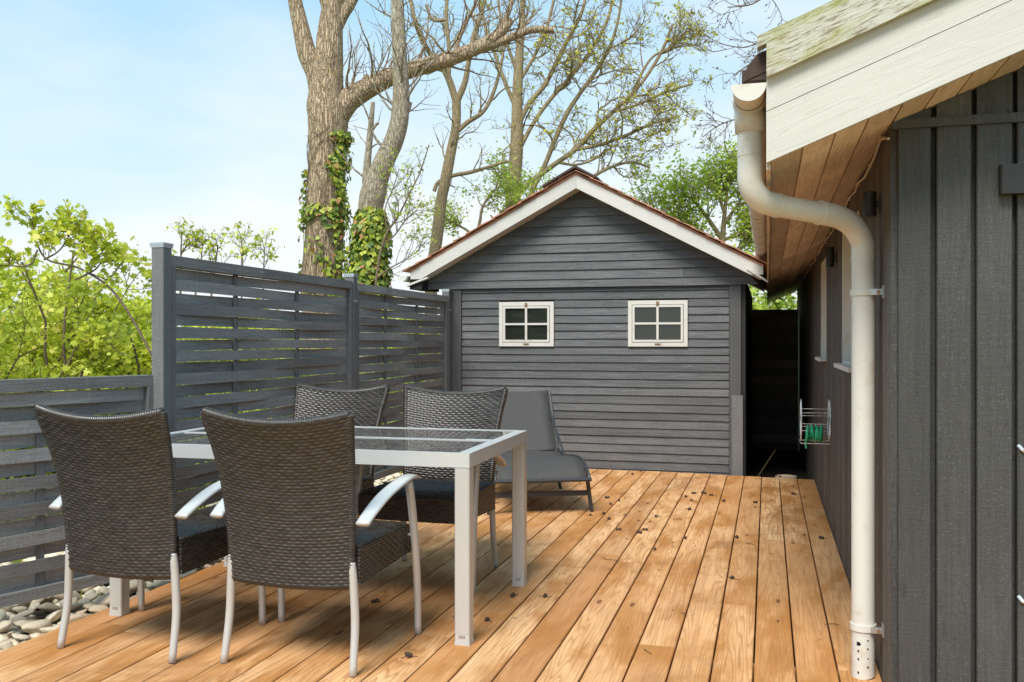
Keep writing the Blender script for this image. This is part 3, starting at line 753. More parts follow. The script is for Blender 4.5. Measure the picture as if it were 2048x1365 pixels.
fence_panel((FX, 4.024, 0), 0, 2.10, .10, 1.595, 23, 'tall grey woven fence panel, the nearer of the two between post caps')
fence_panel((FX, 6.204, 0), 0, 1.99, .10, 1.585, 23, 'tall grey woven fence panel, the farther one beside the shed', rev=1)
ang = math.asin(-.328)
c_, s_ = math.cos(ang), math.sin(ang); L2 = 1.85
fence_panel((-2.968+s_*L2, 3.965-c_*L2, 0), ang, L2, .015, .995, 14, 'low grey woven fence panel behind the left pair of chairs', bats=(.36, .70), rev=-1)
# the panel beyond the photograph's left edge
fence_panel((-2.968+2*s_*L2-.0, 3.965-2*c_*L2, 0), ang, L2-.02, .015, .995, 14, 'low grey woven fence panel running on past the left edge', bats=(.36, .70), rev=-1)
posts = [(3.95, 'thick grey fence post where the low and tall fence panels meet', 0), (6.13, 'grey fence post between the two tall woven panels', 1), (8.205, 'grey fence post close beside the left corner of the shed', 2)]
for y0, lab, k in posts:
    zt = 1.64
    t = empty('fence_post', (-2.915, y0+.035, 0), label=lab, cat='fence post', group='grey fence posts')
    MB().box(-2.95, -2.88, y0, y0+.07, .06 if k == 0 else -.2, zt, .004).go('shaft', M['fence_z'], t)
    MB().box(-2.955, -2.875, y0-.005, y0+.075, zt, zt+.012).box(-2.953, -2.877, y0-.003, y0+.073, zt-.012, zt).go('cap', M['galv'], t)
    if k == 0:
        MB().box(-2.94, -2.89, y0+.01, y0+.06, -.01, .062).go('steel_shoe', M['galv'], t)
        MB().box(-3.0, -2.765, y0-.07, y0+.11, .001, .007).go('base_plate', M['galv'], t)
        for a in (-2.80, -2.78): MB().tube([(a, y0-.04, .007), (a, y0-.04, .014)], .006, 8).go('bolt', M['galv'], t)
        MB().box(-2.985, -2.895, y0-.006, y0-.001, .80, .825).box(-2.9, -2.885, y0-.0065, y0-.0015, .79, .835).go('bracket', M['galv'], t)
    else:
        MB().box(-2.93, -2.90, y0-.004, y0-.001, 1.44, 1.46).go('bracket', M['galv'], t)
        MB().box(-2.879, -2.876, y0-.01, y0+.06, 1.445, 1.462).go('bracket', M['galv'], t)

# ------------------------------------------------------------------ wicker armchairs
def weave_sheet(S, nu, nv, flip=False, A=.0014, B=.0018, su=4, sv=4):
    """S(u,v)->xyz arrays, u,v in 0..1; nu ribs, nv strands; real over-and-under relief"""
    U = np.arange(nu*su+1)/su; fr = np.array([.0, .22, .5, .78]) if sv == 4 else np.arange(sv)/sv
    Vv = np.concatenate([k+fr for k in range(nv)]+[[nv]])
    uu, vv_ = np.meshgrid(U/nu, Vv/nv)
    Pn = S(uu, vv_)
    e = 1e-3
    du = S(np.clip(uu+e,0,1), vv_)-S(np.clip(uu-e,0,1), vv_); dv = S(uu, np.clip(vv_+e,0,1))-S(uu, np.clip(vv_-e,0,1))
    nn = np.cross(du, dv); nn /= np.linalg.norm(nn, axis=-1, keepdims=True)+1e-12
    row = np.floor(vv_*nv+1e-6); fv = vv_*nv-row
    h = A*np.cos(math.pi*(uu*nu)+math.pi*row) + B*np.sqrt(np.clip(1-(2*fv-1)**2, 0, 1))
    h = np.where(fv < .01, -B*1.1, h)
    ang = (rng.random(h.shape)-.5)*.0004
    if flip: h = -h
    Pn = Pn+nn*(h+ang)[..., None]
    a, b = Pn.shape[:2]
    idx = np.arange(a*b).reshape(a, b)
    F = np.stack([idx[:-1,:-1], idx[:-1,1:], idx[1:,1:], idx[1:,:-1]], -1).reshape(-1, 4)
    if flip: F = F[:, ::-1]
    return Pn.reshape(-1, 3), F
def join(parts):
    V = []; F = []; n = 0
    for v, f in parts: V.append(v); F.append(np.array(f)+n); n += len(v)
    return np.vstack(V), np.vstack(F)
def interp(z, zs, vals): return np.interp(z, zs, vals)
ZP = [.30, .42, .55, .68, .80, .90]; YP = [-.232, -.236, -.247, -.270, -.305, -.345]; HWP = [.238, .244, .250, .259, .272, .288]
from numpy import interp as ni
def cr_(z, zs, vs):
    # smooth by averaging neighbours
    return (ni(z-.03, zs, vs)+ni(z+.03, zs, vs)+ni(z, zs, vs)*2)/4
def back_surface(off):
    def S(u, v):
        s = 2*u-1
        ztop = .878+.036*s**2; z = .292+.010*np.abs(s)**2 + v*(ztop-.292-.010*s**2)
        w = cr_(z, ZP, HWP)-.008
        y = cr_(z, ZP, YP)-.030*(1-s**2)*(.4+.6*v)+off
        return np.stack([s*w, y, z], -1)
    return S
def wrapped_rim(path, r0, turns, mat, name, parent, amp=.0012):
    n = turns*4; t = np.linspace(0, 1, n); path = np.array(path)
    cum = np.r_[0, np.cumsum(np.linalg.norm(np.diff(path, axis=0), axis=1))]; cum /= cum[-1]
    pts = np.stack([np.interp(t, cum, path[:, i]) for i in range(3)], -1)
    rad = [r0+amp*(1 if k % 4 in (1, 2) else -1) for k in range(n)]
    v, f = tube(pts, rad, 10); return link(name, v, f, mat, parent, smooth=True)
def make_chair():
    t = empty('wicker_armchair', (0,0,0))
    parts = [weave_sheet(back_surface(-.014), 29, 50), weave_sheet(back_surface(.012), 29, 50, True)]
    v, f = join(parts); bk = link('backrest', v, f, M['wicker'], t, smooth=True)
    S = back_surface(-.001)
    tt = np.linspace(0, 1, 30)
    side = lambda u: [tuple(S(np.array(u), np.array(q))) for q in .11+.89*tt]
    top = [tuple(S(np.array(q), np.array(1.0))) for q in tt]; bot = [tuple(S(np.array(q), np.array(0.0))) for q in tt]
    wrapped_rim(top, .0165, 60, M['wicker'], 'rim', bk); wrapped_rim(bot, .011, 50, M['wicker'], 'rim', bk)
    wrapped_rim(side(0.0), .0155, 58, M['wicker'], 'rim', bk); wrapped_rim(side(1.0), .0155, 58, M['wicker'], 'rim', bk)
    # seat: woven top and four woven aprons with a rounded front
    hw, y0, y1 = .272, -.225, .255
    def top_s(u, v):
        s = 2*u-1; y = y0+v*(y1-y0); y = y-.02*(s**4)*v
        z = .448-.006*(1-s**2)*np.sin(np.pi*v)-.016*np.clip((v-.86)/.14, 0, 1)**2-.010*np.clip((np.abs(s)-.9)/.1, 0, 1)**2
        return np.stack([s*hw*(.965+.035*v), y, z], -1)
    def apron_side(sg):
        def S(u, v):
            y = y0+u*(y1-.02-y0); zb = .31+.02*u; zt = .438-.016*np.clip((u-.86)/.14, 0, 1)**2
            return np.stack([sg*(hw*(.965+.035*u)+.001)+0*v, y, zt+(zb-zt)*v], -1)
        return S
    def apron_front(u, v):
        s = 2*u-1; return np.stack([s*hw, y1-.02*s**4+0*v, .432+(.318-.432)*v], -1)
    def under(u, v):
        return np.stack([(2*u-1)*hw*.97, y0+v*(y1-y0-.01), .325+.02*v], -1)
    def apron_back(u, v):
        return np.stack([(2*u-1)*hw*.965, y0+0*v, .440+(.31-.44)*v], -1)
    parts = [weave_sheet(apron_back, 12, 10), weave_sheet(top_s, 27, 40), weave_sheet(apron_side(1), 24, 10), weave_sheet(apron_side(-1), 24, 10, True), weave_sheet(apron_front, 27, 10, True), weave_sheet(under, 8, 8, True)]
    v, f = join(parts); link('seat', v, f, M['wicker'], t, smooth=True)
    for sx in (-1, 1):
        rl = smooth_pts([(sx*.238,-.238,.39,.0120),(sx*.240,-.236,.35,.0148),(sx*.244,-.234,.28,.0150),(sx*.249,-.236,.16,.0150),(sx*.254,-.266,.0,.0135)], 5)
        v, f = tube([q[:3] for q in rl], [q[3] for q in rl], 14); lg = link('leg', v, f, M['alu'], t, smooth=True)
        fl = smooth_pts([(sx*.296,.150,.618,.0165),(sx*.298,.180,.50,.0165),(sx*.300,.205,.36,.0160),(sx*.302,.226,.18,.0150),(sx*.302,.232,.0,.0135)], 5)
        v, f = tube([q[:3] for q in fl], [q[3] for q in fl], 14); lg = link('leg', v, f, M['alu'], t, smooth=True)
        MB().tube([(sx*.268, .20, .40), (sx*.296, .20, .40)], .006, 8).go('bolt', M['alu'], lg)
        ar = smooth_pts([(sx*.288,-.262,.528),(sx*.292,-.20,.560),(sx*.296,-.10,.598),(sx*.299,.02,.624),(sx*.299,.12,.636),(sx*.297,.20,.632)], 5)
        n = len(ar); m = 14; vv_ = []; ff = []
        for i, q in enumerate(ar):
            wq = .026+.003*math.sin(math.pi*i/n); tq = .010
            d = np.array(ar[min(i+1,n-1)])-np.array(ar[max(i-1,0)]); d /= np.linalg.norm(d); up = np.cross([1,0,0], d); 
            for k in range(m):
                a = 2*math.pi*k/m; ca, sa_ = math.cos(a), math.sin(a)
                vv_.append(np.array(q)+np.array([1,0,0])*wq*math.copysign(abs(ca)**.8, ca)+up*tq*math.copysign(abs(sa_)**.8, sa_))
        for i in range(n-1):
            for k in range(m): ff.append([i*m+k, i*m+(k+1)%m, (i+1)*m+(k+1)%m, (i+1)*m+k])
        ff += [list(range(m))[::-1], [(n-1)*m+k for k in range(m)]]
        link('armrest', vv_, ff, M['alu_white'], t, smooth=True)
    return t
def copy_tree(o, parent=None):
    c = o.copy(); scene.collection.objects.link(c); c.parent = parent
    for ch in list(o.children): copy_tree(ch, c)
    return c
chair = make_chair()
spots = [(-2.315, 3.175, -3, 'wicker armchair seen from behind at the near left of the table'),
         (-1.640, 3.210, 0, 'wicker armchair seen from behind at the near right of the table'),
         (-2.290, 4.33, 176, 'wicker armchair across the table on its far left side, before the fence'),
         (-1.605, 4.30, 178.5, 'wicker armchair across the table on its far right side, before the lounger')]
GR = 'wicker armchairs around the glass table'
for i, (x, y, a, lab) in enumerate(spots):
    o = chair if i == 0 else copy_tree(chair)
    o.location = (x, y, .001); o.rotation_euler = (0, 0, R(a)); props(o, lab, 'chair', GR)

# ------------------------------------------------------------------ dining table
tb = empty('dining_table', (0,0,0), label='aluminium dining table with smoked glass top between four wicker armchairs', cat='table')
TL, TW, TH_ = 1.60, .945, .735
MBx = MB
RW = .05
def rail(x0, x1, y0, y1): MB().box(x0, x1, y0, y1, TH_-.055, TH_, .002).go('frame_rail', M['alu_white'], tb)
rail(0, TL, 0, RW*.5); rail(0, TL, TW-RW*.5, TW)
rail(0, RW, RW*.5+.0005, TW-RW*.5-.0005); rail(TL-RW, TL, RW*.5+.0005, TW-RW*.5-.0005)
mid = TW*.5
MB().box(RW+.001, TL-RW-.001, mid-.006, mid+.006, TH_-.03, TH_+.001).go('centre_bar', M['alu_white'], tb)
for a, b in ((RW*.5+.001, mid-.007), (mid+.007, TW-RW*.5-.001)):
    MB().box(RW+.001, TL-RW-.001, a, b, TH_-.012, TH_-.003).go('glass_panel', M['table_glass'], tb)
MB().box(TL-RW-.12, TL-RW-.002, mid+.010, mid+.045, TH_-.003, TH_-.0005).go('latch_plate', M['alu_white'], tb)
for x0 in (.0, TL-.062):
    for y0 in (.001, TW-.063):
        lg = MB().box(x0+.001, x0+.061, y0+.001, y0+.061, .045, TH_-.056, .004).go('leg', M['alu'], tb)
        MB().box(x0+.002, x0+.060, y0+.002, y0+.060, .012, .0445, .003).box(x0, x0+.062, y0, y0+.062, .0, .0115, .003).go('foot', M['alu_white'], lg)
        MB().box(x0+.018, x0+.044, y0-.001, y0+.0015, .030, .040).go('adjuster', M['galv'], lg)
        MB().tube([(x0+.03, y0+.07, TH_-.08), (x0+.03, y0+.062, TH_-.08)], .009, 8).go('bolt', M['galv'], lg)
tb.location = (-2.694, 3.325, 0); tb.rotation_euler = (0, 0, R(1.0))

# ------------------------------------------------------------------ lounger
lo = empty('sun_lounger', (0,0,0), label='grey mesh sun lounger with raised backrest standing behind the table by the shed', cat='sun lounger')
LW = .66   # local: x across (0..-LW), y along away from foot
prof = smooth_pts([(0,.235),(.03,.270),(.10,.312),(.25,.345),(.45,.338),(.75,.310),(.98,.318)], 5)
def strip(name, prof, mat, x0, x1, th=.004):
    n = len(prof); v = []; f = []
    m = 9
    for j in range(m):
        x = x0+(x1-x0)*j/(m-1); sag = -.012*(1-(2*j/(m-1)-1)**2)
        for (a, b) in prof: v.append((x, a, b+sag))
    for j in range(m-1):
        for i in range(n-1): f.append((j*n+i, j*n+i+1, (j+1)*n+i+1, (j+1)*n+i))
    o = link(name, v, f, mat, lo, smooth=True)
    md = o.modifiers.new('thickness', 'SOLIDIFY'); md.thickness = th; return o
strip('seat_fabric', prof, M['textilene'], -.025, -LW+.025)
back = smooth_pts([(.99,.325),(1.02,.36),(1.15,.51),(1.27,.67),(1.33,.765)], 4)
back = [(a, b) for a, b in back]
strip('back_fabric', back, M['textilene'], -.025, -LW+.025)
for x in (-.012, -LW+.012):
    MB().tube([(x, a, b) for a, b in prof], .010, 8).go('side_rail', M['lounger'], lo)
    MB().tube([(x, a, b) for a, b in back], .010, 8).go('back_rail', M['lounger'], lo)
for a, b in (prof[0],): MB().tube([(0, a, b), (-LW, a, b)], .014, 8).go('cross_rail', M['lounger'], lo)
for (ya, yb) in ((.07, .09), (1.15, 1.08)):
    for x in (-.02, -LW+.02):
        sg = .045 if x > -.1 else -.045
        MB().add([(x-.011,ya-.016,.30),(x+.011,ya-.016,.30),(x+.011,ya+.016,.30),(x-.011,ya+.016,.30),(x+sg-.011,yb-.012,0),(x+sg+.011,yb-.012,0),(x+sg+.011,yb+.012,0),(x+sg-.011,yb+.012,0)],
            [(0,1,2,3),(7,6,5,4),(0,4,5,1),(1,5,6,2),(2,6,7,3),(3,7,4,0)]).go('leg', M['lounger'], lo)
    ym = ya+(yb-ya)*.55
    MB().box(-LW+.005, -.005, ym-.008, ym+.008, .115, .150).go('crossbar', M['lounger'], lo)
MB().tube([(-.02,.5,.30),(-.04,.5,.262),(-LW/2,.5,.245),(-LW+.04,.5,.262),(-LW+.02,.5,.30)], .011, 8).go('support_bar', M['lounger'], lo)
MB().tube([(-.03,.62,.275),(-.03,1.22,.60)], .009, 8).go('back_stay', M['lounger'], lo)
MB().tube([(-LW+.03,.62,.275),(-LW+.03,1.22,.60)], .009, 8).go('back_stay', M['lounger'], lo)
lo.location = (-1.14, 6.13, 0); lo.rotation_euler = (0, 0, math.atan2(.42, .907))

# ------------------------------------------------------------------ alder cones and twigs on the deck
cv = IC2.copy(); cv[:, 2] *= 1.35
ph = np.arctan2(cv[:,1], cv[:,0]); cv *= (1+.16*np.sin(ph*5+cv[:,2]*9))[:, None]
cone_me = bpy.data.meshes.new('cone'); cone_me.from_pydata([tuple(q*.0088) for q in cv], [], IF2); cone_me.materials.append(M['cone'])
ordn = ['first','second','third','fourth','fifth','sixth','seventh','eighth','ninth','tenth','eleventh','twelfth','thirteenth','fourteenth','fifteenth','sixteenth','seventeenth','eighteenth','nineteenth','twentieth','twenty first','twenty second']
clusters = [(1216,997,2),(1222,1010,1),(1238,1003,1),(1240,1061,2),(1279,1067,3),(1293,1062,2),(1371,1078,1),(1389,988,2),(1383,1003,1),(1408,988,3),(1425,992,2),(1380,1020,2),(1447,1004,1),(1513,1007,2),(1590,990,2),(1646,1079,2),(1309,1101,1),(1474,1077,1),(1465,1159,1),(1312,1035,1),(1372,995,1),(1028,1193,2),(754,1205,2),(818,1315,2),(975,1243,1),(1090,1195,1),(1265,950,1),(1180,1032,1),(1208,1029,1),(563,1240,1),(704,1198,1),(1218,1040,1),(1663,1250,0),(1292,1305,0),(1560,955,1),(1222,1122,0),(1355,1040,0),(1500,1090,0)]
seen = {}
for u, v, n in clusters:
    x, y = pxg(u, v); k = int((DX1-x)//PIT)
    zone = 'by the table' if x < -1.0 and y < 4.6 else ('far end' if y > 6.4 else ('halfway along' if y > 4.6 else 'near end'))
    key = (k, zone, n); seen[key] = seen.get(key, 0)+1
    kind = {0: 'bare brown twig scrap', 1: 'single dark alder cone', 2: 'pair of dark alder cones', 3: 'cluster of three dark alder cones'}[n]
    lab = '%s on the %s plank from the house, %s' % (kind, ordn[min(k, 21)], zone)
    if seen[key] > 1: lab += ', %s one' % ('nearer' if seen[key] == 2 else 'nearest')
    t = empty('alder_cones' if n else 'twig_scrap', (x, y, 0), label=lab, cat='alder cone' if n else 'twig', group='alder cones and twigs fallen on the deck')
    for q in range(n):
        a = rd.uniform(0, 6.3); o = bpy.data.objects.new('cone', cone_me); scene.collection.objects.link(o); o.parent = t
        o.location = (math.cos(q*2.4+a*.3)*.016*(q > 0)+rd.uniform(-.003,.003), math.sin(q*2.4+a*.3)*.024*(q > 0), .0085); s = rd.uniform(.8, 1.2)
        o.scale = (s, s, s); o.rotation_euler = (R(80), 0, a)
    a = rd.uniform(0, 6.3); L = rd.uniform(.02, .045)
    MB().tube([(x-math.cos(a)*L, y-math.sin(a)*L, .003), (x+.004, y-.004, .007), (x+math.cos(a+.5)*L, y+math.sin(a+.5)*L, .003)], .0014, 5).go('stalk', M['twig'], t)
litter = MB(); 
for k in range(150):
    u = rd.uniform(700, 1650); v = 950+abs(rd.gauss(0, 110))
    x, y = pxg(u, v)
    if x > .3 or x < -2.6 or y < 2.4: continue
    a = rd.uniform(0, 6.3); L = rd.uniform(.004, .020); w = rd.uniform(.0008, .003)
    c, s_ = math.cos(a), math.sin(a)
    litter.add([(x-c*L-s_*w, y-s_*L+c*w, .0035), (x+s_*w, y-c*w, .0045), (x+c*L, y+s_*L, .004), (x-s_*w*2, y+c*w*2, .006)], [(0,1,2,3)])
litter.go('deck_litter', M['twig'], kind='stuff', label='tiny twigs and bud scales scattered on the deck', cat='litter')

# ------------------------------------------------------------------ trees, ivy and shrubs
def fast_tubes(paths, n=6):
    """paths: list of (pts Nx3, radii N) -> verts, quad faces (numpy, no caps)"""
    V = []; F = []; off = 0
    ca = np.cos(np.arange(n)*2*math.pi/n); sa_ = np.sin(np.arange(n)*2*math.pi/n)
    for pts, rad in paths:
        pts = np.asarray(pts, float); rad = np.asarray(rad, float); m = len(pts)
        t = np.gradient(pts, axis=0); t /= np.linalg.norm(t, axis=1, keepdims=True)+1e-9
        ref = np.array([.31, .17, .93]) if abs(t[0]@np.array([.31,.17,.93])) < .9 else np.array([1., 0, 0])
        a = np.cross(t, ref); a /= np.linalg.norm(a, axis=1, keepdims=True)+1e-9; b = np.cross(t, a)
        ring_ = pts[:, None]+rad[:, None, None]*(a[:, None]*ca[None, :, None]+b[:, None]*sa_[None, :, None])
        V.append(ring_.reshape(-1, 3))
        i = np.arange(m-1)[:, None]*n; k = np.arange(n)[None]; k2 = (k+1) % n
        F.append(np.stack([i+k, i+k2, i+n+k2, i+n+k], -1).reshape(-1, 4)+off); off += m*n
    return np.vstack(V), np.vstack(F)
def pxpath(pts, d, rr=None):
    """(u, v, r_px[, dd]) -> smooth world path and radii"""
    q = []
    for p in pts:
        dd = d+(p[3] if len(p) > 3 else 0); w = P(p[0], p[1], dd); q.append((*w, p[2]*dd/FPX))
    s = np.array(smooth_pts(q, 6)); return s[:, :3], np.maximum(s[:, 3], .002)
def grow(path, rad, rs, n, depth, ln, out, up=.25, spread=.9, wig=.22, tips=None, rmin=.0028, t0=.25, bias=None):
    m = len(path); cum = np.linspace(0, 1, m)
    for _ in range(n):
        t = t0+(1-t0)*rs.random()**.8; i = min(int(t*(m-1)), m-2); p0 = path[i]; r0 = rad[i]
        tan = path[i+1]-path[i]; tan /= np.linalg.norm(tan)+1e-9
        d = rs.normal(size=3); d -= tan*(d@tan); d /= np.linalg.norm(d)+1e-9
        d = tan*(.75)+d*spread+np.array([0, 0, up])
        if bias is not None: d = d+bias
        d /= np.linalg.norm(d)
        L = ln*rs.uniform(.55, 1.25)*(1.15-.5*t); ns = max(5, int(6+L*3))
        pts = [p0]; cur = d
        for k in range(ns):
            cur = cur+rs.normal(size=3)*wig+np.array([0, 0, up*.12]); cur /= np.linalg.norm(cur); pts.append(pts[-1]+cur*L/ns)
        pts = np.array(pts); rb = max(min(r0*.62, L*.016+.004), rmin); rr = np.linspace(rb, rmin*.8, len(pts))
        out.append((pts, rr))
        if tips is not None and depth <= 1: tips.append((pts, depth))
        if depth > 0: grow(pts, rr, rs, max(2, int(n*.62)) if depth > 1 else rs.integers(3, 6), depth-1, ln*.52, out, up, spread, wig, tips, rmin, .2, bias)
LOBE = np.array([(0,0,0),(.28,.10,.05),(.55,.30,.02),(.30,.42,.05),(.42,.80,0),(.12,.66,.03),(0,1.05,-.04),(-.12,.66,.03),(-.42,.80,0),(-.30,.42,.05),(-.55,.30,.02),(-.28,.10,.05)])
HEART = np.array([(0,0,0),(.42,.10,.06),(.46,.42,.04),(0,1.0,-.06),(-.46,.42,.04),(-.42,.10,.06)])
OVAL = np.array([(0,0,0),(.26,.45,.05),(0,1,0),(-.26,.45,.05)])
def leaves(pos, size, rs, shape, nrm=None, name='leaf', tri=False):
    """one n-gon leaf per point, random pose (or facing nrm)"""
    n = len(pos); k = len(shape)
    z = rs.normal(size=(n, 3)); z[:, 2] = np.abs(z[:, 2])+.35
    if nrm is not None: z = nrm+rs.normal(size=(n, 3))*.38
    z /= np.linalg.norm(z, axis=1, keepdims=True)
    x = np.cross(rs.normal(size=(n, 3)) if nrm is None else np.array([0,0,-1.])+rs.normal(size=(n,3))*.5, z); x /= np.linalg.norm(x, axis=1, keepdims=True)+1e-9
    y = np.cross(z, x)
    s = size*(.4+.95*rs.random((n, 1, 1))**.9)
    sh = shape[None]
    V = pos[:, None]+s*(sh[..., 0:1]*x[:, None]+sh[..., 1:2]*y[:, None]+sh[..., 2:3]*z[:, None])
    F = np.arange(n*k).reshape(n, k)
    return V.reshape(-1, 3), F
def leaf_obj(name, pos, size, rs, shape, mat, parent, nrm=None, shade=None):
    v, f = leaves(pos, size, rs, shape, nrm)
    a = rs.random(len(pos)) if shade is None else np.clip(shade+rs.normal(size=len(pos))*.18, 0, 1)
    return link(name, v, f, mat, parent, attr=a, kind='stuff')
def tip_points(tips, rs, per=6, jit=.03, t0=.35):
    out = []
    for pts, dep in tips:
        m = len(pts); t = t0+(1-t0)*rs.random(per); i = t*(m-1); lo_ = np.floor(i).astype(int); lo_ = np.minimum(lo_, m-2)
        out.append(pts[lo_]+(pts[lo_+1]-pts[lo_])*(i-lo_)[:, None]+rs.normal(size=(per, 3))*jit)
    return np.vstack(out)
def gnarled(path, rad, n, amp, rs):
    v, f = fast_tubes([(path, rad)], n)
    m = len(path); c = np.repeat(path, n, axis=0); d = v-c
    ang = np.tile(np.arange(n)*2*math.pi/n, m); h = np.repeat(np.linspace(0, 1, m), n)*m*.12
    k = 1+amp*(np.sin(ang*3+h*1.3)*.5+np.sin(ang*5-h*2.1+1)*.3+rs.normal(size=len(ang))*.18)
    return c+d*k[:, None], f
def tree(name, label, d, main, barkmat, seed, twigs=None, leafspec=None, extra=None, amp=.05, cat='tree', nring=24):
    """main: list of pixel paths with radii (first = trunk)"""
    rs = np.random.default_rng(seed)
    ps = [pxpath(m, d) for m in main]
    base = ps[0][0][0].copy(); base[2] = -.25
    p0, r0 = ps[0]; p0 = np.vstack([[base[0], base[1], -.25], p0]); r0 = np.r_[r0[0]*1.2, r0]
    # resample the trunk for rugged bark
    t = np.linspace(0, len(p0)-1, len(p0)*3); p0 = np.stack([np.interp(t, np.arange(len(p0)), p0[:, i]) for i in range(3)], -1); r0 = np.interp(t, np.arange(len(r0)), r0)
    root = empty(name, tuple(base), label=label, cat=cat)
    v, f = gnarled(p0, r0, nring, amp, rs); link('trunk', v, f, barkmat, root, smooth=True)
    for (p, r_) in ps[1:]:
        v, f = gnarled(p, r_, 14, amp, rs); link('branch', v, f, barkmat, root, smooth=True)
    out = []; tips = []
    if twigs:
        for idx, n, depth, ln, kw in twigs:
            grow(ps[idx][0], ps[idx][1], rs, n, depth, ln, out, tips=tips, **kw)
        v, f = fast_tubes(out, 5); link('twigs', v, f, barkmat, root, smooth=True, kind='stuff')
    if leafspec and tips:
        per, size, jit, shape, mat, frac = leafspec
        tp = [q for q in tips if rs.random() < frac]
        pos = tip_points(tp, rs, per, jit)
        leaf_obj('foliage', pos, size, rs, shape, mat, root)
    return root

T1 = tree('ash_tree', 'thick forked brown tree trunk with a long bough to the right, behind the tall fence', 12.0,
    [[(645,600,40),(648,480,38),(652,380,36),(655,300,37),(655,235,40),(652,200,36),(655,150,31),(660,80,26),(666,10,22),(672,-60,20),(690,-160,14)],
     [(648,210,26),(633,150,21),(615,110,19),(603,60,17),(590,0,14),(580,-70,12),(560,-160,8)],
     [(658,250,30),(685,215,25),(705,195,23),(745,172,20),(790,150,18),(850,132,16),(900,118,15),(950,98,14),(985,80,12),(1005,60,10),(1022,40,8)],
     [(940,104,11),(985,90,9),(1030,72,8),(1065,60,7),(1108,60,6)],
     [(668,60,16),(685,30,13),(705,0,11),(725,-50,9),(750,-120,6)],
     [(650,20,6),(640,-10,5),(625,-50,4)],
     [(722,190,15),(735,170,15),(743,156,14)],
     [(985,82,6),(1015,30,5),(1030,-20,4),(1050,-80,3)],
     [(905,118,5),(925,60,4),(950,10,3),(965,-50,2.5)]],
    M['bark_big'], 21,
    twigs=[(2, 26, 1, .9, dict(up=.5, t0=.1, wig=.13)), (3, 12, 1, .7, dict(up=.4, wig=.15)), (0, 8, 1, .8, dict(up=.1, t0=.3, wig=.12, bias=np.array([.6,-.2,0]))), (7, 8, 1, .8, dict()), (8, 8, 1, .8, dict())],
    leafspec=(3, .030, .02, OVAL, M['leaf_bud'], .35))
T2 = tree('birch_tree', 'pale lichen-spotted forked tree with an ivy sleeve, right of the thickest trunk', 11.0,
    [[(738,600,24),(738,500,24),(740,430,24),(746,390,26),(757,350,22),(775,310,20),(790,275,19),(800,235,18),(802,190,17),(801,140,15),(798,80,14),(795,20,13),(797,-60,11)],
     [(740,405,14),(733,360,9),(736,310,7),(741,260,6),(746,205,4)],
     [(742,262,4),(752,250,3),(758,246,2.4)],
     [(805,235,8),(815,220,6),(820,205,5)]],
    M['bark_grey'], 22, twigs=[(0, 16, 1, .9, dict(up=.2, t0=.35, wig=.14, spread=1.3)), (1, 5, 0, .5, dict())],
    leafspec=(2, .03, .02, OVAL, M['leaf_bud'], .3), amp=.04)
T3 = tree('young_alder_tree', 'slender leaning lichen-covered trunk rising left of the shed roof', 13.5,
    [[(862,560,12),(868,515,12),(877,450,12),(883,400,11),(893,350,11),(903,300,10),(912,250,9),(913,200,9)],
     [(912,205,7),(900,165,7),(885,135,6),(862,110,5),(840,70,5),(825,20,4),(815,-40,3)],
     [(913,205,7),(930,165,6),(938,120,5),(948,70,5),(965,20,4),(980,-50,3)],
     [(897,160,5),(898,100,4),(893,40,4),(895,-30,3)],
     [(908,270,5),(935,245,5),(965,225,4),(985,190,4),(1000,140,3),(1010,80,3)],
     [(868,383,4),(877,365,4),(905,352,4),(940,345,4),(975,335,3),(1015,322,3)],
     [(893,40,4),(865,40,3),(852,10,3)]],
    M['bark_oak'], 23, twigs=[(1, 10, 1, 1.0, dict()), (2, 9, 1, .9, dict()), (3, 9, 1, .9, dict()), (4, 8, 1, .8, dict()), (5, 6, 1, .6, dict()), (0, 6, 1, .7, dict(t0=.5))],
    leafspec=(3, .045, .03, OVAL, M['leaf_bud'], .4), amp=.03, nring=16)
oak_b = [
     [(1025,460,15),(1026,400,15),(1030,340,14),(1034,280,13),(1034,220,11),(1036,160,10),(1040,90,8),(1045,20,6),(1048,-60,5)],
     [(1030,400,7),(1050,375,7),(1080,350,7),(1115,325,6),(1150,300,6),(1185,262,6),(1225,225,5),(1262,190,5),(1295,150,4),(1325,100,4),(1345,50,3)],
     [(1052,430,8),(1065,380,7),(1090,330,6),(1110,280,6),(1135,225,6),(1165,180,5),(1200,130,5),(1225,80,4),(1240,20,3),(1245,-40,3)],
     [(1036,250,7),(1060,205,6),(1090,170,6),(1115,120,5),(1140,70,5),(1165,20,4),(1180,-50,3)],
     [(1038,300,6),(1065,250,5),(1100,200,5),(1145,150,5),(1185,95,4),(1215,40,4),(1230,-30,3)],
     [(1150,300,5),(1200,290,4),(1250,272,4),(1300,250,3),(1345,235,3)],
     [(1225,225,4),(1275,210,3),(1330,185,3),(1385,168,2.5)],
     [(1060,415,6),(1105,395,5),(1160,370,5),(1210,340,4),(1260,325,3),(1300,335,2.5)],
     [(1035,170,5),(1070,110,4),(1095,50,4),(1115,-30,3)],
     [(1034,220,6),(1012,170,5),(990,110,4),(970,50,4),(955,-20,3)],
     [(1036,150,4),(1015,90,4),(1000,30,3),(995,-40,3)],
     [(1115,325,4),(1150,330,3),(1185,320,3),(1215,300,3)],
     [(1262,190,4),(1300,120,3),(1340,95,3),(1370,70,2.5)]]
oak_b = [oak_b[0]]+[[(u, v, r*.82) for u, v, r in q] for q in oak_b[1:]]
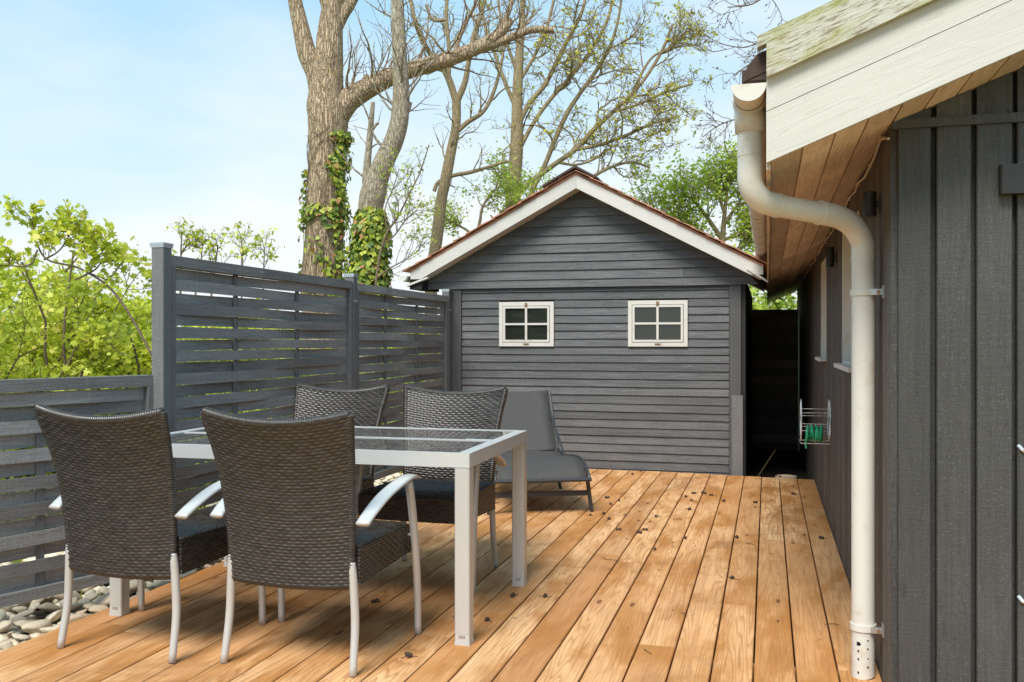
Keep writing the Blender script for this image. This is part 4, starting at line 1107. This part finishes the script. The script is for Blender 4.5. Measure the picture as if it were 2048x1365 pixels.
T4 = tree('oak_tree', 'wide spreading oak with fine crooked branches and yellow buds above the shed roof', 15.5, oak_b, M['bark_oak'], 24,
    twigs=[(i, n, 2, ln, dict(up=.18, spread=.85, wig=.32, rmin=.0038, bias=np.array([.25, 0, .05]))) for i, n, ln in
           [(1,14,1.2),(2,12,1.2),(3,9,1.1),(4,9,1.1),(5,10,.9),(6,8,.9),(7,8,.9),(8,5,1.0),(9,5,1.0),(10,4,.9),(11,5,.8),(12,6,.8),(0,6,1.1)]],
    leafspec=(4, .072, .04, OVAL, M['leaf_bud'], .36), amp=.03, nring=16)
T5 = tree('bare_alder_tree', 'thin budding branches reaching over from behind the roof of the summer house', 14.0,
    [[(1760,200,10),(1745,60,9),(1720,-60,8),(1690,-200,6)],
     [(1735,80,4),(1660,60,2.4),(1600,55,2),(1555,62,1.6),(1520,82,1.4),(1490,95,1.2),(1450,90,1),(1415,75,.8)],
     [(1740,120,3),(1640,105,2.4),(1560,100,1.8),(1525,118,1.5),(1490,135,1.2),(1468,152,1)],
     [(1720,-40,4),(1620,-30,2.5),(1540,-10,1.8),(1500,10,1.4),(1455,15,1)],
     [(1745,240,3.5),(1640,235,2.5),(1540,235,1.8),(1490,235,1.5),(1440,250,1.2),(1405,275,.9)]],
    M['bark_twig'], 25, twigs=[(1, 9, 1, .8, dict(up=-.05, wig=.2, bias=np.array([-.4,0,0]), t0=.3, rmin=.0030)), (2, 9, 1, .6, dict(up=-.05, wig=.2, t0=.3, rmin=.004)), (3, 9, 1, .8, dict(up=-.1, wig=.2, t0=.3, rmin=.004)), (4, 9, 1, .6, dict(up=-.05, wig=.2, t0=.4, rmin=.004))],
    leafspec=(4, .04, .02, OVAL, M['bark_twig'], .8), amp=.02, nring=10)
SP = tree('hawthorn_sapling', 'thin sapling with sparse small leaves right of the ivy sleeve', 10.2,
    [[(752,560,2.5),(762,500,2.5),(775,465,2.2),(798,430,2),(820,385,1.8),(840,345,1.5),(858,290,1.2)],
     [(766,490,1.8),(790,470,1.5),(812,440,1.3),(835,420,1)],
     [(775,465,1.5),(770,420,1.2),(785,380,1.1),(798,340,.9)],
     [(750,560,2),(775,540,1.5),(810,520,1.2),(840,500,1)]],
    M['bark_twig'], 26, twigs=[(i, 8, 1, .5, dict(up=.2, wig=.15, rmin=.0022)) for i in range(4)],
    leafspec=(5, .045, .02, OVAL, M['leaf_green'], .7), amp=.02, nring=8, cat='sapling')
T6 = tree('hawthorn_tree', 'small green-leaved hawthorn peeping over the left slope of the shed roof', 14.5,
    [[(955,560,4),(957,500,4),(955,470,3.5),(960,440,3)],
     [(957,480,3),(990,450,3),(1010,420,2.5),(1035,395,2)],
     [(957,480,3),(935,462,2.5),(915,450,2),(890,438,1.6)],
     [(960,445,3),(965,415,2.5),(985,385,2),(1005,372,1.5)],
     [(1010,470,3),(1030,430,3),(1055,405,2.5),(1075,385,2)]],
    M['bark_oak'], 27, twigs=[(i, 10, 1, .65, dict(up=.15, wig=.2, rmin=.003)) for i in range(1, 5)],
    leafspec=(16, .060, .07, OVAL, M['leaf_green'], .9), amp=.02, nring=8)
T7 = tree('green_alder_tree', 'leafy green tree between the shed roof and the house gutter', 17.0,
    [[(1440,620,8),(1442,540,7),(1445,480,6),(1450,420,4),(1455,370,3)],
     [(1442,500,5),(1400,470,4),(1360,445,3),(1320,425,2.5),(1290,410,2)],
     [(1445,480,5),(1410,430,4),(1385,400,3),(1365,390,2)],
     [(1447,450,4),(1475,410,3),(1500,370,2.5),(1520,340,2)],
     [(1445,480,4),(1480,470,3),(1515,450,3)],
     [(1442,540,5),(1475,500,4),(1500,470,3),(1530,440,3)],
     [(1450,430,4),(1440,390,3),(1455,350,2)],[(1443,520,4),(1420,490,3),(1390,480,3)]],
    M['bark_oak'], 28, twigs=[(i, 12, 2, .75, dict(up=.08, wig=.2, rmin=.0035)) for i in range(1, 8)],
    leafspec=(5, .085, .15, OVAL, M['leaf_green'], .75), amp=.02, nring=10)

# ivy
def ivy(label, trunk_pts, d, n, seed, spanfn, size, name='ivy_vine'):
    rs = np.random.default_rng(seed); p, r_ = pxpath(trunk_pts, d)
    root = empty(name, tuple([p[0][0], p[0][1], -.25]), label=label, cat='ivy')
    m = len(p); t = rs.random(n*3); a = rs.uniform(0, 2*math.pi, n*3)
    i = t*(m-1); lo_ = np.minimum(i.astype(int), m-2); c = p[lo_]+(p[lo_+1]-p[lo_])*(i-lo_)[:, None]; rr = np.interp(i, np.arange(m), r_)
    nr = np.stack([np.cos(a), np.sin(a), 0*a], -1)
    keep = spanfn(t, a, rs)
    c = c[keep]; rr = rr[keep]; nr = nr[keep]; rs_off = rs.random(len(c))**1.5
    th = spanfn.th
    pos = c+nr*(rr*1.03+rs_off*th)[:, None]
    pos = pos[:n]; nr = nr[:n]
    leaf_obj('leaves', pos, size, rs, HEART, M['leaf_ivy'], root, nrm=nr+np.array([0,0,.35]), shade=rs.random(len(pos))*.9)
    out = []
    for k in range(9):
        a0 = rs.uniform(math.pi*1.0, math.pi*2.2); q = []
        for j in range(30):
            tt = j/29; i_ = tt*(m-1)*.96; l = min(int(i_), m-2); cc = p[l]+(p[l+1]-p[l])*(i_-l); a1 = a0+.5*math.sin(tt*9+k)
            q.append(cc+np.array([math.cos(a1), math.sin(a1), 0])*(np.interp(i_, np.arange(m), r_)*1.05+.008))
        if spanfn.stems: out.append((np.array(q), np.full(30, .005)))
    if out: v, f = fast_tubes(out, 5); link('stems', v, f, M['bark_twig'], root, smooth=True)
def s1(t, a, rs):   # right-hand strip up the big trunk, ring lower down; camera looks along +Y -x
    az = np.mod(a, 2*math.pi)
    right = np.minimum(np.abs(az-6.0), np.abs(az-6.0+2*math.pi)) < .55+.25*np.sin(t*22)
    low = (t < .36) & (rs.random(len(t)) < .22) & (np.sin(t*30+az*3) > .1)
    ringb = (np.abs(t-.36-.03*np.sin(az*3)) < .035) & (rs.random(len(t)) < .75)
    left = (np.abs(az-3.3) < .5) & (t > .3) & (t < .62) & (rs.random(len(t)) < .5)
    return (right & (rs.random(len(t)) < .8)) | low | ringb | left
s1.th = .08; s1.stems = True
ivy('ivy climbing the right side of the thick forked trunk', [(645,600,40),(648,480,38),(652,380,36),(655,300,37),(655,270,38)], 12.0, 2400, 31, s1, .060)
def s2(t, a, rs): return rs.random(len(t)) < .9
s2.th = .09; s2.stems = False
ivy('dense bushy ivy sleeve around the pale forked trunk', [(738,600,29),(738,560,29),(738,520,27),(741,470,25),(742,440,18),(742,418,11)], 11.0, 4600, 32, s2, .062, name='ivy_sleeve')

# hedge of shrubs left of the fence
def shrub(label, x, y, h, rad, n, seed, size=.055, mat=None, straw=0, name='hedge_shrub', per=11, sparse=1.0, cat='shrub', z0=-.25, group='shrubs in the hedge beyond the fence'):
    rs = np.random.default_rng(seed); out = []; tips = []
    root = empty(name, (x, y, z0), label=label, cat=cat, group=group)
    stems = []
    for k in range(n):
        a = rs.uniform(0, 6.3); rr_ = rad*rs.random()**.5
        hh = h*rs.uniform(.55, 1.0)
        p0 = np.array([x+rs.normal()*rad*.22, y+rs.normal()*rad*.22, z0]); p1 = np.array([x+math.cos(a)*rr_, y+math.sin(a)*rr_, z0+hh*(1-.22*rr_/rad)])
        m = 10; pts = [p0+(p1-p0)*np.array([(j/m)**1.3, (j/m)**1.3, (j/m)**.8])+rs.normal(size=3)*.03 for j in range(m+1)]
        pts = np.array(pts); rr2 = np.linspace(.014, .004, m+1)*(.7+.6*rs.random()); stems.append((pts, rr2))
        grow(pts, rr2, rs, 7, 1, rad*.55, out, up=.2, spread=1.0, wig=.2, tips=tips, rmin=.003, t0=.12)
    for k in range(5):
        a = rs.uniform(0, 6.3); q0 = np.array([x+math.cos(a)*rad*.75, y+math.sin(a)*rad*.75, z0]); q = [q0]
        dd_ = np.array([rs.normal()*.25, rs.normal()*.25, 1.])
        for j in range(9): dd_ = dd_+rs.normal(size=3)*.16; q.append(q[-1]+dd_/np.linalg.norm(dd_)*h*.105)
        stems.append((np.array(q), np.linspace(.017, .007, 10)))
    v, f = fast_tubes(stems+out, 5); link('branches', v, f, M['bark_twig'], root, smooth=True, kind='stuff')
    pos = tip_points(tips, rs, int(per*sparse), .055)
    shade = .25+.5*rs.random(len(pos))
    leaf_obj('foliage', pos, size, rs, LOBE, mat or M['leaf_hedge'], root, shade=shade)
    pos2 = tip_points(tips, rs, max(3, int(per*.8)), .07); leaf_obj('small_foliage', pos2, size*.62, rs, OVAL, mat or M['leaf_hedge'], root, shade=.15+.6*rs.random(len(pos2)))
hs = [(-5.2, 5.0, 2.2, .9, 'yellow-green shrub nearest the tall fence post, beyond the low fence'),
      (-5.9, 4.3, 2.25, .9, 'yellow-green shrub in the hedge at the left edge, front row'),
      (-6.6, 5.5, 2.45, 1.0, 'bushy shrub in the hedge behind the front row, second from the left'),
      (-5.6, 6.4, 2.5, 1.0, 'bushy shrub in the hedge directly left of the tall post'),
      (-7.6, 4.9, 2.3, 1.1, 'tall shrub at the left edge of the hedge, behind the front row'),
      (-4.6, 6.9, 1.75, .8, 'low shrub beyond the tall fence near its first post'),
      (-6.8, 7.6, 2.3, 1.2, 'far shrub of the hedge with sky showing through its top'),
      (-8.8, 6.4, 2.4, 1.3, 'farthest leafy shrub at the left of the hedge'),
      (-4.5, 9.0, 1.35, .9, 'low leafy shrub behind the second tall panel'),
      (-5.4, 8.6, 1.8, 1.1, 'leafy shrub behind the nearer tall panel')]
for i, (x, y, h, rad, lab) in enumerate(hs):
    shrub(lab, x, y, h, rad, 13, 40+i, size=.046 if i < 2 else .054, per=19)
# tall shoots that stand above the hedge
SH = tree('field_maple_shoot', 'tall arching maple shoot with lobed leaves above the hedge at the far left', 6.0,
    [[(330,760,2.6),(240,600,2.4),(165,540,2.1),(95,520,1.9),(72,480,1.6),(62,440,1.4),(50,424,1)],
     [(75,500,2),(60,530,1.7),(20,532,1.5),(-30,530,1.3)],
     [(88,520,2),(120,500,1.5),(145,460,1.3),(160,440,1)],
     [(150,560,2),(190,540,1.6),(205,520,1)],
     [(72,480,1.5),(90,470,1.2),(110,480,1)],
     [(130,545,2),(170,500,1.5),(200,480,1.2)]],
    M['bark_twig'], 60, twigs=[(i, 5, 1, .20, dict(up=.2, wig=.15, rmin=.0016, t0=.3)) for i in range(0, 6)],
    leafspec=(7, .046, .025, LOBE, M['leaf_hedge'], .9), amp=.01, nring=8, cat='shoot')
SH2 = tree('willow_shoots', 'thin leafy shoots rising above the first tall fence panel', 9.5,
    [[(420,640,2),(425,560,2),(432,520,1.6),(436,490,1.2)],
     [(360,620,2),(362,540,2),(362,500,1.6),(364,468,1.0)],
     [(480,640,2),(485,560,1.6),(484,500,1.4),(482,480,1)],
     [(525,640,2),(527,560,1.6),(528,520,1.2),(529,495,1)],
     [(385,620,2),(400,540,1.6),(404,500,1.2),(405,486,1)]],
    M['bark_twig'], 61, twigs=[(i, 9, 1, .28, dict(up=.3, wig=.15, rmin=.002, t0=.4)) for i in range(0, 5)],
    leafspec=(4, .05, .03, OVAL, M['leaf_hedge'], .8), amp=.01, nring=8, cat='shoots')
for k, (x, y, lab) in enumerate([(-6.9, 4.6, 'pale bare bent trunk inside the hedge at the left edge'), (-5.6, 5.5, 'brown bare trunk inside the hedge close to the tall post'), (-7.9, 8.6, 'brown trunk deep in the hedge behind the low fence')]):
    q = smooth_pts([(x, y, -.25, .06), (x+.05, y, .5, .05), (x-.06+.1*k, y+.1, 1.2, .04), (x-.2, y, 1.75, .025)], 6)
    v, f = tube([w[:3] for w in q], [w[3] for w in q], 10); link('bare_tree', v, f, M['bark_big'], smooth=True, label=lab, cat='tree', group='bare trunks in the hedge')
# dry grass stems and taller grass beyond the fence
rs = np.random.default_rng(9); n = 9000
x = rs.uniform(-12, -3.3, n); y = rs.uniform(2, 20, n); h = rs.uniform(.08, .42, n); a = rs.uniform(0, 6.28, n); lean = rs.normal(size=(n, 2))*.09; w = .006
V = np.stack([np.stack([x-np.cos(a)*w, y-np.sin(a)*w, 0*x-.25], -1), np.stack([x+np.cos(a)*w, y+np.sin(a)*w, 0*x-.25], -1), np.stack([x+lean[:,0], y+lean[:,1], h-.25], -1)], 1).reshape(-1, 3)
link('tall_grass', V, np.arange(n*3).reshape(n, 3), M['leaf_hedge'], attr=rs.uniform(.4, 1, n), kind='stuff', label='yellowish tall grass beyond the fence', cat='grass')
# behind the passage and far hedge line
shrub('bright green shrub visible in the gap above the passage fence', .2, 14.6, 3.0, 1.3, 20, 71, size=.085, mat=M['leaf_green'], per=10, group=None, name='garden_shrub')
shrub('dense green shrub behind the house end, beyond the passage fence', 1.3, 15.6, 2.2, 1.2, 9, 72, size=.085, mat=M['leaf_green'], per=9, group=None, name='garden_shrub')
fs = [(-14, 22, 2.4, 2.8, 'distant hedge shrub far beyond the left hedge'), (-9.5, 24, 2.2, 2.6, 'distant shrub seen through the hedge behind the tall post'), (-20, 20, 2.6, 3.0, 'distant shrub at the far left horizon'), (-5.5, 26, 1.9, 2.4, 'distant shrub behind the tall fence')]
for i, (x, y, h, rad, lab) in enumerate(fs): shrub(lab, x, y, h, rad, 14, 80+i, size=.17, per=8, group='distant shrubs on the horizon', name='distant_shrub')
bl = empty('blue_shed', (-14.5, 18.5, -.25), label='small blue-grey boarded shed glimpsed through the hedge left of the post', cat='shed')
for k in range(12): MB().box(-15.4, -13.4, 18.5, 18.53, -.25+k*.11, -.25+k*.11+.104).go('board', M['blue_wall'], bl)
MB().box(-15.4, -13.4, 18.531, 20, -.25, 1.07).go('wall', M['blue_wall'], bl)
MB().prism([(-15.6, 1.07), (-13.2, 1.07), (-14.4, 1.6)], 'y', 18.4, 20.1).go('roof', M['roofdark'], bl)
